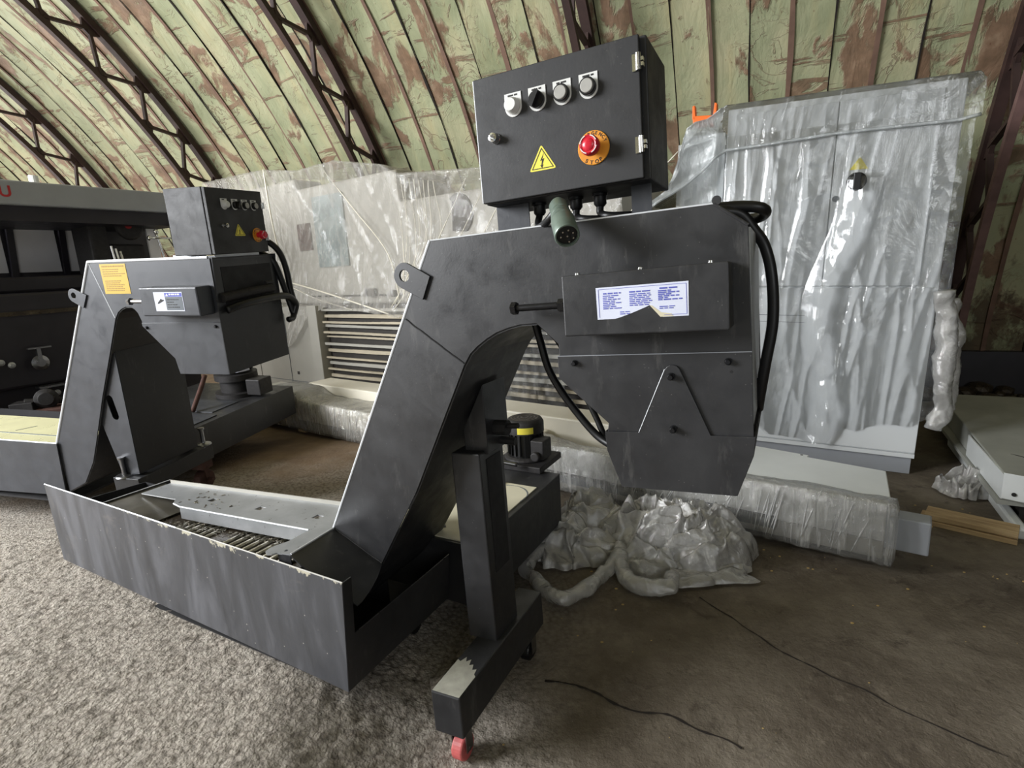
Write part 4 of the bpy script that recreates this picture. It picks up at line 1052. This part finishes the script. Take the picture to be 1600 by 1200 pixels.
# ------------------------------------------------------------------ big machine in stretch wrap
def wrapped_machine():
    R = root('machine', yawm(Vector((-2.345, 5.6, 0.0)), radians(-36)), 'large pale machine tool swathed in stretch wrap against the arched wall', 'machine')
    bm = B(); box(bm, -1.0, .62, .05, .85, .0, 1.02); box(bm, -.52, -.515, .046, .05, .1, 1.0); lo = link('lower_cabinet', bm, M['mach_beige'], R, bevel=.008)
    bm = B()
    box(bm, .16, .19, .044, .05, .33, .36); link('latch', bm, M['mach_dark'], lo)
    bm = B(); box(bm, .05, .054, .046, .05, .05, .95); box(bm, -.9, .60, .046, .05, .255, .260); link('panel_line', bm, M['seam'], lo)
    bm = B(); box(bm, .52, .66, .0, .12, .22, 1.03); link('column', bm, M['mach_beige'], R, bevel=.006)
    bm = B(); box(bm, .55, 3.72, -.02, .85, .0, .245); link('plinth', bm, M['mach_cream'], R, bevel=.006)
    bm = B(); box(bm, .60, 3.72, -.026, -.02, .200, .245); link('plinth_lip', bm, M['seam'], R)
    bm = B(); box(bm, .62, 3.70, .12, .85, .245, 1.03); link('recess', bm, M['mach_dark'], R)
    z = .275; k = 0; rnd = random.Random(12)
    while z < 1.0:
        h = rnd.choice((.022, .030, .040, .018)); bm = B()
        n = 26; w0 = rnd.uniform(-.006, .006)
        for i in range(n):
            u0, u1 = .665 + (3.69 - .665) * i / n, .665 + (3.69 - .665) * (i + 1) / n
            hh = h * (1 + .35 * noise.noise(Vector((u0 * 1.7, z * 9, 0)))); q = w0 * sin(u0 * 2)
            box(bm, u0, u1, .055 + .03 * (k % 2), .075 + .03 * (k % 2), z + q, z + q + hh)
        bmesh.ops.remove_doubles(bm, verts=bm.verts, dist=.0005)
        link('slat', bm, M['slat_beige'] if k % 3 else M['mach_beige'], R); z += h + rnd.choice((.020, .034, .046, .028)); k += 1
    bm = B(); box(bm, .16, 1.72, .18, .85, 1.03, 2.12); box(bm, -1.45, .16, .30, .62, 1.03, 2.25); up_ = link('upper_body', bm, M['mach_beige'], R, bevel=.02)
    bm = B(); box(bm, .58, 1.02, .165, .18, 1.38, 2.02); link('window', bm, M['teal_glass'], up_)
    bm = B(); box(bm, .40, 1.75, .165, .18, 1.10, 1.115); box(bm, 1.25, 1.34, .12, .17, 1.10, 1.17); cyl(bm, (1.60, .16, 1.12), (1.60, .12, 1.12), .03, n=14); link('control_knob', bm, M['mach_dark'], up_)
    bm = B(); box(bm, .30, .50, .165, .18, 1.55, 1.80); link('dark_patch', bm, M['rust'], up_)
    bm = B(); box(bm, 1.72, 3.70, .14, .85, 1.03, 1.86); ur = link('tool_housing', bm, M['mach_beige'], R, bevel=.02)
    bm = B(); P_ = circ(2.40, 1.70, .13, 14, radians(-60), radians(130), .15); P_ += [(2.34, 1.80), (2.33, 1.58)]; prism(bm, P_, .125, .14); link('dark_guard', bm, M['mach_dark'], ur)
    # the film
    topz = [(-1.5, 2.415), (-.4, 2.375), (.14, 2.31), (.40, 2.27), (.63, 2.24), (1.15, 2.25), (1.71, 2.14), (1.86, 2.05), (2.7, 1.975), (4.08, 1.905)]
    vf = [(-1.5, .24), (-.4, .17), (.10, .02), (.16, 0.0), (.8, .03), (1.75, .04), (2.0, .03), (4.08, .02)]
    botz = [(-1.5, .55), (.2, .62), (.55, .95), (.75, 1.01), (1.2, .98), (1.75, .93), (2.5, .95), (4.08, .96)]
    def hull(a, b):
        u = -1.5 + 5.25 * a; zt = lerp_tab(topz, u)
        if b < .2:
            t = b / .2; return (u, .66 * (1 - t) + (lerp_tab(vf, u) + .02) * t, zt + .012 * noise.noise(Vector((u * 5, t * 3, 1))) - .03 * (1 - t))
        t = (b - .2) / .8; zb = lerp_tab(botz, u) + .02 * noise.noise(Vector((u * 8, 2, 0))); z = zt + (zb - zt) * t
        sag = .10 * sin(pi * t) * (1 if u < 1.75 else .5)
        r1 = max(0, ridge(((u + .45 * (z - 1.5)) * 3.6, z * .7, 2.2))) ** 4; r2 = max(0, ridge(((u - .6 * z) * 9, (z + u * .2) * 1.2, 8))) ** 5
        return (u, lerp_tab(vf, u) + sag - .022 * r1 - .016 * r2 + .012 * noise.noise(Vector((u * 4, z * 4, 0))), z)
    bm = B(); grid_mesh(bm, 250, 100, hull); f = link('stretch_wrap', bm, M['wrap'], R, smooth=True)
    def foldline(pts, r):
        bm = B(); tube(bm, [(u, lerp_tab(vf, u) + d, z) for u, d, z in pts], r, 6, 6); link('wrap_fold', bm, M['mach_cream'], f, smooth=True)
    foldline([(.145, -.012, 2.31), (.17, -.01, 1.85), (.24, .0, 1.27)], .008)
    foldline([(.24, 0, 1.27), (.80, .02, 1.14), (1.62, .0, .955)], .007)
    rnd = random.Random(5)
    for i in range(9):
        u = 1.83 + i * .05; foldline([(u, .03, 2.03 - i * .01), (u - .02 + rnd.uniform(-.05, .05), .05, 1.5), (1.75 + rnd.uniform(-.1, .12), .0, .98 + rnd.uniform(0, .1))], .0035)
    for i in range(8):
        u = 2.3 + i * .22; foldline([(u + .25, .03, 1.93 - .03 * i * .3), (u + .08, .04, 1.72), (u - .15, .03, 1.42)], .003)
    foldline([(.95, .03, 2.2), (1.25, .06, 1.85), (1.62, .06, 1.45), (1.75, .02, 1.05)], .004)
    foldline([(.30, .03, 1.2), (.62, .06, 1.08), (1.15, .0, .99)], .004)
    # loose film hanging in front of the slats
    def hang_(a, b):
        u = 2.85 + .55 * a + .25 * (b - .5) * (a - .5) - .12 * b; z = .98 - .66 * b - .05 * noise.noise(Vector((a * 6, 0, 3)))
        return (u, .0 - .03 * max(0, ridge((u * 9, z * 1.2, 4))) ** 2, z)
    bm = B(); grid_mesh(bm, 40, 40, hang_); link('hanging_film', bm, M['sheet'], R, smooth=True)
wrapped_machine()

# ------------------------------------------------------------------ long wrapped bundle on the ground
def bundle():
    F = yawm(Vector((1.474, 2.005, 0.0)), radians(-37))
    R = root('bundle', F, 'very long low bundle of pale machine covers in stretch wrap across the ground', 'bundle')
    bm = B(); box(bm, -4.60, -1.76, .0, .25, .125, .292); link('cover_strip', bm, M['mach_cream'], R, bevel=.008)
    bm = B(); box(bm, -1.755, -.012, .0, .062, .125, .292); link('cover_strip', bm, M['white_plastic'], R, bevel=.008)['label'] = 'white cover at the near end'
    bm = B(); box(bm, -4.55, -1.76, .01, .24, .045, .122); box(bm, -1.76, -.012, .01, .062, .045, .122); link('rail', bm, M['mach_beige'], R, bevel=.004)
    bm = B(); box(bm, -1.75, -.42, -.010, -.001, .085, .142); link('brush_bar', bm, M['seam'], R)
    bm = B(); u = -1.70
    while u < -.45:
        box(bm, u, u + .006, -.013, -.010, .130, .146); u += .0115
    o = link('bristles', bm, M['ink'], R); o['kind'] = 'stuff'
    bm = B(); box(bm, -4.68, -4.12, -.02, .22, .06, .37); link('end_block', bm, M['mach_beige'], R, bevel=.02)
    bm = B(); box(bm, -4.35, -1.30, .27, .52, .10, .37); link('rear_cover', bm, M['mach_cream'], R, bevel=.01)
    bm = B(); box(bm, -.40, .136, .035, .125, .085, .226); bmn = link('beam', bm, M['hood'], R, bevel=.006); bmn['label'] = 'grey square beam end sticking out'
    bm = B(); lathe(bm, (.136, .092, .195), (1, 0, 0), [(0, .008), (.0006, .008)], 12); link('bolt_hole', bm, M['ink'], bmn)
    for zz in (.150, .112):
        bm = B(); lathe(bm, (.136, .092, zz), (1, 0, 0), [(0, .008), (.0006, .008)], 12); link('bolt_hole', bm, M['ink'], bmn)
    zt = [(-4.75, .335), (-4.45, .385), (-4.12, .375), (-3.95, .305), (-3.2, .302), (-1.5, .300), (.02, .300)]
    def wrapf(a, b):
        u = -4.76 + 4.79 * a; t = 2 * pi * b
        z1 = lerp_tab(zt, u); hy = lerp_tab([(-1.95, .147), (-1.45, .046)], u); cy, cz = hy - .027, (z1 + .035) / 2; hz = (z1 - .035) / 2 + .006
        c, s = cos(t), sin(t); k = 1 / max(abs(c), abs(s)) ** .86
        e = min(1, (u + 4.76) / .05 + .35); e = min(e, (.035 - u) / .035 + .6)
        y, z = cy + hy * c * k * e, cz + hz * s * k * e
        r = max(0, ridge(((u + .5 * z) * 7, z * 1.3, 6))) ** 4 * .010 + max(0, ridge((u * 19 + z * 9, z * 2, 1))) ** 4 * .006
        return (u, y - r * (1 if c < 0 else -1), z + .006 * noise.noise(Vector((u * 9, y * 9, 1))))
    bm = B(); grid_mesh(bm, 420, 34, wrapf); link('stretch_wrap', bm, M['wrap_low'], R, smooth=True); bw = [x for x in R.children if x.name.startswith('stretch_wrap')][0]; rnd = random.Random(31)
    for i in range(26):
        u = rnd.choice((rnd.uniform(-1.15, -.75), rnd.uniform(-.62, -.05), rnd.uniform(-.45, -.1), rnd.uniform(-3.6, -2.9))); dz = rnd.uniform(.15, .24); sl = rnd.uniform(.15, .6) if u < -.5 else rnd.uniform(.05, .35)
        bm = B(); z0 = rnd.uniform(.05, .09); tube(bm, [(u - sl * dz, -.034, z0), (u - sl * dz * .5, -.031, z0 + dz / 2), (u, -.033, z0 + dz)], [rnd.uniform(.0016, .0042) * k for k in (.4, 1, 1.2, .8, .4)], 6, 6)
        link('wrap_fold', bm, M['film_fold'], bw, smooth=True)
    for u in (-4.2, -2.2, -.90):
        bm = B(); box(bm, u, u + .10, .03, .50, .0, .042, 0); link('batten', bm, M['wood'], R)
    # board at the far left end
    R1 = root('wooden_board', yawm(Vector((-2.515, 4.68, 0)), radians(37)), 'short wooden board poking out under the left end of the wrapped bundle', 'board')
    bm = B(); box(bm, .0, .48, -.05, .05, .012, .045); link('board', bm, M['wood'], R1, bevel=.003)
    # flat white board between the bundle and the cabinet
    R2 = root('white_panel', yawm(Vector((1.688, 2.347, 0)), radians(-44)), 'flat white sheet-metal panel lying between the long bundle and the tall cabinet', 'panel')
    bm = B(); prism(bm, [(0, 0), (-.33, 0), (-.33, .028), (-.85, .028), (-.85, -.43), (.075, -.335)], .262, .288, 'uv'); pn = link('sheet', bm, M['white_cover'], R2, bevel=.004)
    bm = B(); box(bm, -.80, -.14, -.21, -.16, .0, .262); box(bm, -.80, -.08, -.08, -.02, .0, .262); link('bearer', bm, M['mach_beige'], R2)
    bm = B(); lathe(bm, (-.36, .012, .2878), (0, 0, 1), [(0, .007), (.0008, .007)], 12); link('screw_hole', bm, M['ink'], R2)
bundle()

# ------------------------------------------------------------------ right-hand cover, planks, film scraps
def right_side():
    R = root('machine_cover', yawm(Vector((2.22, 2.33, 0)), radians(62)), 'large dusty white machine cover lying flat at the right edge', 'cover')
    bm = B(); prism(bm, [(0, 0), (1.62, -.04), (1.62, -.75), (1.0, -1.5), (-.35, -1.4), (-.05, -.12)], .125, .25, 'uv'); tp = link('top', bm, M['white_dusty'], R, bevel=.006)
    bm = B(); box(bm, .0, .62, -.004, .002, .128, .246); link('side_flange', bm, M['white_cover'], R)
    bm = B(); prism(bm, [(-.012, .002), (-.006, .004), (-.21, -.50), (-.216, -.498)], .135, .258, 'uv'); fl_ = link('front_flange', bm, M['white_cover'], R, bevel=.002)
    bm = B(); lathe(bm, (-.030, -.035, .165), (-.93, .36, 0), [(0, .009), (.003, .009)], 14); link('bolt_hole', bm, M['ink'], fl_)
    bm = B(); box(bm, .0, 1.6, -.20, .012, .100, .122); link('ledge', bm, M['white_dusty'], R)
    bm = B(); box(bm, -.14, 1.2, -.075, -.03, .0, .050); link('runner', bm, M['white_cover'], R, bevel=.01)
    bm = B(); box(bm, .1, 1.5, -.9, -.1, .0, .124); link('underframe', bm, M['mach_dark'], R)
    bm = B()
    for x, y, r in ((1.05, -.42, .026), (.93, -.45, .022)): lathe(bm, (x, y, .25), (0, 0, 1), [(0, r), (.025, r * .9), (.03, r * .5)], 14)
    link('rubber_plug', bm, M['rubber'], R)
    bm = B(); prism(bm, [(.55, -.42), (.60, -.36), (.62, -.55), (.55, -.75), (.50, -.6)], .2502, .2520, 'uv'); link('dark_slot', bm, M['ink'], R)
    bm = B(); prism(bm, [(.30, -.12), (.31, -.10), (.24, -.17), (.235, -.19)], .2502, .2514, 'uv'); link('scratch', bm, M['ink'], R)
    for i, (z0, y0) in enumerate(((.0, -.12), (.027, -.095))):
        P = root('plank', yawm(Vector((1.985, 2.452, 0)), radians(-45)), ('lower of two narrow planks stacked beside the white machine cover', 'upper of two narrow planks stacked beside the white machine cover')[i], 'plank', 'planks by the white cover')
        bm = B(); box(bm, -.02 + .02 * i, .33, y0 - .02 * i, .0, z0 + .002, z0 + .025); link('board', bm, M['wood'], P, bevel=.002)
    # film scraps
    def crumple(bm, c, r, seed, amp=.35, flat=.0):
        """a loose bag of film: thin skin with sharp creases, folded over itself"""
        o = Vector((seed, seed * .7, seed * 1.3)); NR, NA = 46, 150; g = []
        for i in range(NR + 1):
            row = []
            for k in range(NA):
                a = 2 * pi * k / NA; rr = i / NR
                edge = 1 + .22 * noise.noise(Vector((cos(a) * 1.3, sin(a) * 1.3, seed))) + .13 * noise.noise(Vector((cos(a) * 4, sin(a) * 4, seed + 3)))
                x, y = cos(a) * rr * edge, sin(a) * rr * edge
                q = Vector((x * 1.1, y * 1.1, 0)) + o
                q = q + Vector((noise.noise(q * 1.3), noise.noise(q * 1.3 + Vector((9, 0, 0))), 0)) * .5
                cr = (1 - 2.2 * abs(noise.noise(q * 1.5))) * .55 + (1 - 2.2 * abs(noise.noise(q * 3.1 + Vector((0, 0, 4))))) * .32 + (1 - 2.2 * abs(noise.noise(q * 6.3))) * .13
                env = max(0, 1 - rr ** 2.2) ** .55
                z = c[2] * 2 * env * (.42 + .62 * cr) + (1 - env) * .010
                d = Vector((noise.noise(q * 3), noise.noise(q * 3 + Vector((0, 5, 0))), 0)) * .16
                row.append(bm.verts.new((c[0] + r[0] * 1.12 * (x + d.x), c[1] + r[1] * 1.12 * (y + d.y), max(z, .006 + .006 * rr))))
            g.append(row)
        for i in range(NR):
            for k in range(NA): bm.faces.new((g[i][k], g[i][(k + 1) % NA], g[i + 1][(k + 1) % NA], g[i + 1][k]))
        bmesh.ops.remove_doubles(bm, verts=g[0], dist=.02)
    S = root('plastic_film', Matrix.Translation((0, 0, 0)), 'heap of discarded crumpled clear film on the ground beside the near conveyor', 'plastic film')
    for i, (c, r) in enumerate((((.36, 2.50, .11), (.16, .15, .15)), ((.25, 2.32, .08), (.22, .18, .10)), ((.60, 2.34, .12), (.22, .18, .12)), ((.78, 2.22, .12), (.23, .18, .12)), ((.74, 2.06, .03), (.21, .10, .045)), ((.55, 2.16, .07), (.18, .12, .06)), ((.68, 2.22, .14), (.18, .13, .06)))):
        bm = B(); crumple(bm, c, r, 3.1 * i + 1); link('film_heap', bm, M['crumple'], S, smooth=True)
    for k, (P_, r) in enumerate(((((.20, 2.28, .05), (.05, 2.20, .04), (.015, 2.10, .03), (.06, 2.00, .03), (.10, 1.93, .028), (.155, 1.885, .03), (.22, 1.92, .03), (.31, 2.02, .03), (.40, 2.12, .05), (.44, 2.20, .06)), .030),
                                 (((.42, 2.14, .05), (.415, 2.04, .04), (.44, 1.96, .03), (.50, 1.925, .03), (.57, 1.93, .03), (.60, 1.985, .03)), .034),
                                 (((.20, 2.26, .05), (.34, 2.24, .04), (.46, 2.20, .05)), .022))):
        bm = B(); tube(bm, P_, r, 20, 14)
        for v in bm.verts:
            p = v.co; n_ = ridge(p * 13, k) * .8 + ridge(p * 27, k + 3) * .3
            v.co += Vector((noise.noise(p * 12 + Vector((k, 0, 0))), noise.noise(p * 12 + Vector((9, k, 0))), n_ * .7)) * .016
            v.co.z = max(v.co.z, .006)
        link('film_ribbon', bm, M['crumple'], S, smooth=True)
    S2 = root('plastic_film', Matrix.Translation((0, 0, 0)), 'small clear blown-up scrap of film above the two planks', 'plastic film')
    bm = B(); crumple(bm, (2.33, 2.66, .08), (.11, .10, .07), 4.4, .3); link('film_heap', bm, M['crumple'], S2, smooth=True)
    # rubble at the foot of the wall
    rnd = random.Random(21); bm = B()
    for i in range(46):
        p = hang(rnd.uniform(1.0, 4.5), rnd.uniform(5.35, 5.85)); s = rnd.uniform(.03, .11)
        t = bmesh.new(); bmesh.ops.create_icosphere(t, subdivisions=2, radius=1); mp = {}
        for v in t.verts: mp[v] = bm.verts.new((p.x + v.co.x * s * (1 + .4 * noise.noise(v.co * 2 + p)), p.y + v.co.y * s, max(0.0, s * .4 + v.co.z * s * .7)))
        for f in t.faces: bm.faces.new([mp[v] for v in f.verts])
        t.free()
    o = tag(link('rubble', bm, M['belt'], None), 'dark rubble heaped along the foot of the arched wall at right', 'rubble'); o['kind'] = 'stuff'
    rnd = random.Random(77); bm = B()
    for i in range(90):
        x, y = rnd.uniform(-.1, 2.4), rnd.uniform(1.15, 2.6); s = rnd.uniform(.0018, .0055) * (.6 if y < 1.6 else 1)
        t = bmesh.new(); bmesh.ops.create_icosphere(t, subdivisions=1, radius=1); mp = {}; z0 = ground_z(x, y)
        for v in t.verts: mp[v] = bm.verts.new((x + v.co.x * s * 1.3, y + v.co.y * s, z0 + s * .3 + v.co.z * s * .6))
        for f in t.faces: bm.faces.new([mp[v] for v in f.verts])
        t.free()
    o = tag(link('pebbles', bm, M['card'], None), 'small pale pebbles and grit scattered over the bare earth floor', 'pebbles'); o['kind'] = 'stuff'
    # bar and stone by the tanks
    z = ground_z(-1.28, 1.98)
    R5 = root('steel_channel', yawm(Vector((-1.44, 2.02, z + .002)), radians(-27)), 'short steel channel lying under the scuffed front side of the near tank', 'channel')
    bm = B(); box(bm, 0, .24, 0, .06, 0, .004); box(bm, 0, .24, 0, .004, 0, .035); box(bm, 0, .24, .056, .06, 0, .035); link('channel', bm, M['steel'], R5)
    for i, (x, y, s, lab) in enumerate(((-.235, 1.50, .055, 'rough grey lump of concrete beside the near end of the foot beam'), (-.19, 1.62, .04, 'smaller rough lump of concrete under the support post'))):
        bm = B(); bmesh.ops.create_icosphere(bm, subdivisions=4, radius=1)
        for v in bm.verts:
            p = v.co.copy(); d = 1 + .3 * noise.noise(p * 1.5 + Vector((i * 5, 0, 0))) + .1 * noise.noise(p * 5); v.co = Vector((p.x * s * 1.3 * d, p.y * s * d, max(-s * .3, p.z * s * .7 * d)))
        o = link('concrete_lump', bm, M['floor'], None, smooth=True); o.location = (x, y, ground_z(x, y) + s * .3); tag(o, lab, 'stone')
right_side()

# ------------------------------------------------------------------ lathe on the far left
def lathe_machine():
    F = yawm(Vector((-3.42, 4.0, 0.0)), radians(60))
    R = root('lathe', F, 'grey-hooded lathe with a dark open bay at the far left', 'lathe')
    bm = B(); box(bm, -1.3, 1.22, .0, .75, 1.905, 2.068); hd = link('hood', bm, M['hood'], R, bevel=.012)
    bm = B(); letters(bm, 'IU', .105, (1, 0, 0), (0, 0, 1), (-.052, -.0015, 1.955)); link('lettering', bm, M['red_logo'], hd)
    bm = B(); cyl(bm, (.29, .25, 2.06), (.29, .25, 2.15), .03, n=16); link('lamp_cap', bm, M['white_plastic'], hd)
    bm = B(); box(bm, -1.3, 1.22, .06, .75, 1.80, 1.905); link('hood_liner', bm, M['lathe_dark'], R)
    bm = B(); box(bm, -1.3, 1.4, .80, .84, .0, 1.90); bk = link('back_panel', bm, M['lathe_dark'], R)
    for a0, a1 in ((-.60, .195), (.255, .560), (.605, .755)):
        bm = B(); box(bm, a0, a1, .785, .80, 1.46, 1.84); link('white_sheet', bm, M['panel_grey'], bk, bevel=.004)
    for a in (.205, .560):
        bm = B(); prism(bm, [(a + .03, 1.86), (a + .075, 1.86), (a + .045, 1.42), (a - .0, 1.42)], .76, .80); link('post', bm, M['lathe_dark'], bk)
    bm = B(); box(bm, -1.3, 1.25, .10, .78, .62, 1.30); box(bm, -1.3, 1.25, .30, .78, 1.30, 1.42); link('bed', bm, M['lathe_dark'], R, bevel=.02)
    bm = B(); box(bm, -1.3, 1.25, .20, .78, .0, .62); link('base', bm, M['lathe_dark'], R)
    bm = B(); box(bm, -1.3, .9, .08, .10, 1.14, 1.17); link('guide_rail', bm, M['belt'], R)
    bm = B(); box(bm, .60, .74, .30, .6, 1.30, 1.86); bm2 = None; link('headstock_rib', bm, M['cast'], R, bevel=.02)
    bm = B(); box(bm, .76, 1.02, .3, .6, 1.40, 1.66); lathe(bm, (.90, .3, 1.80), (0, -1, 0), [(0, .11), (.05, .11), (.06, .08)], 22); ts = link('tailstock', bm, M['cast'], R, bevel=.02)
    bm = B(); lathe(bm, (.87, .23, 1.81), (0, -1, 0), [(0, .018), (.01, .03)], 16); link('red_cap', bm, M['red_logo'], ts)
    for i, a in enumerate((.66, .69, .72)):
        bm = B(); cyl(bm, (a, .10, 1.50), (a - .02, .08, 1.63 - .02 * i), .009, n=12); link('chrome_rod', bm, M['chrome'], R)
    bm = B(); box(bm, 1.04, 1.13, .28, .30, 1.50, 1.79); link('cover_plate', bm, M['panel_grey'], R)
    bm = B(); tube(bm, [(1.0, .0, 1.50), (.985, .0, 1.62), (.965, .0, 1.74)], .009, 10, 3); lathe(bm, (.967, .0, 1.72), (0, 0, 1), [(0, .012), (.02, .022), (.04, .012)], 14); link('lever', bm, M['chrome'], R, smooth=True)
    bm = B(); cyl(bm, (.90, .0, 1.69), (1.10, -.02, 1.69), .008, n=10); lathe(bm, (.89, .0, 1.69), (1, 0, 0), [(0, .012), (.012, .022), (.024, .012)], 14); link('lever', bm, M['chrome'], R, smooth=True)
    bm = B(); c = Vector((1.105, -.03, 1.775)); nx = Vector((.90, -.43, 0)).normalized(); s = nx.cross(Vector((0, 0, 1)))
    ring = [c + (s * cos(2 * pi * k / 40) + Vector((0, 0, 1)) * sin(2 * pi * k / 40)) * .192 for k in range(41)]
    tube(bm, ring, .018, 12, 1, False); hw = link('handwheel', bm, M['chrome'], R, smooth=True)
    bm = B()
    for k in range(3): cyl(bm, c, c + (s * cos(k * 2.1 + .5) + Vector((0, 0, 1)) * sin(k * 2.1 + .5)) * .185, .010, n=10)
    cyl(bm, c - nx * .03, c + nx * .02, .035, n=18); link('spoke', bm, M['chrome'], hw)
    bm = B(); lathe(bm, (.0, .06, .79), (0, -1, 0), [(0, .035), (.012, .055), (.02, .03)], 22); box(bm, -.012, .012, .03, .06, .79, .90); box(bm, -.06, .08, .03, .06, .895, .905); link('apron_handle', bm, M['steel'], R)
    for a, z in ((-.22, .826), (-.165, .80), (.06, .55)):
        bm = B(); lathe(bm, (a, .06, z), (0, -1, 0), [(0, .022), (.01, .022), (.018, .010)], 14); link('knob', bm, M['galv'], R)
    bm = B(); box(bm, -.05, .42, .02, .10, .60, .615); link('drip_edge', bm, M['steel'], R)
    R2 = root('parts_crate', yawm(Vector((-3.35, 3.66, 0.0)), radians(20)), 'small wooden crate of greasy machine parts in front of the lathe', 'crate')
    bm = B(); box(bm, -.12, .28, -.09, .12, .0, .515); link('crate', bm, M['rust'], R2, bevel=.004)
    bm = B(); box(bm, -.122, .0, -.095, -.09, .42, .515); link('crate_side', bm, M['card'], R2)
    bm = B(); lathe(bm, (.14, .02, .575), (.3, -1, .1), [(0, .07), (.02, .07), (.03, .045), (.06, .045), (.061, .015)], 22); box(bm, -.05, .08, -.05, .08, .515, .57); cyl(bm, (.02, .0, .57), (.22, .06, .545), .022, n=12); link('machine_part', bm, M['cast'], R2, bevel=.004)
lathe_machine()
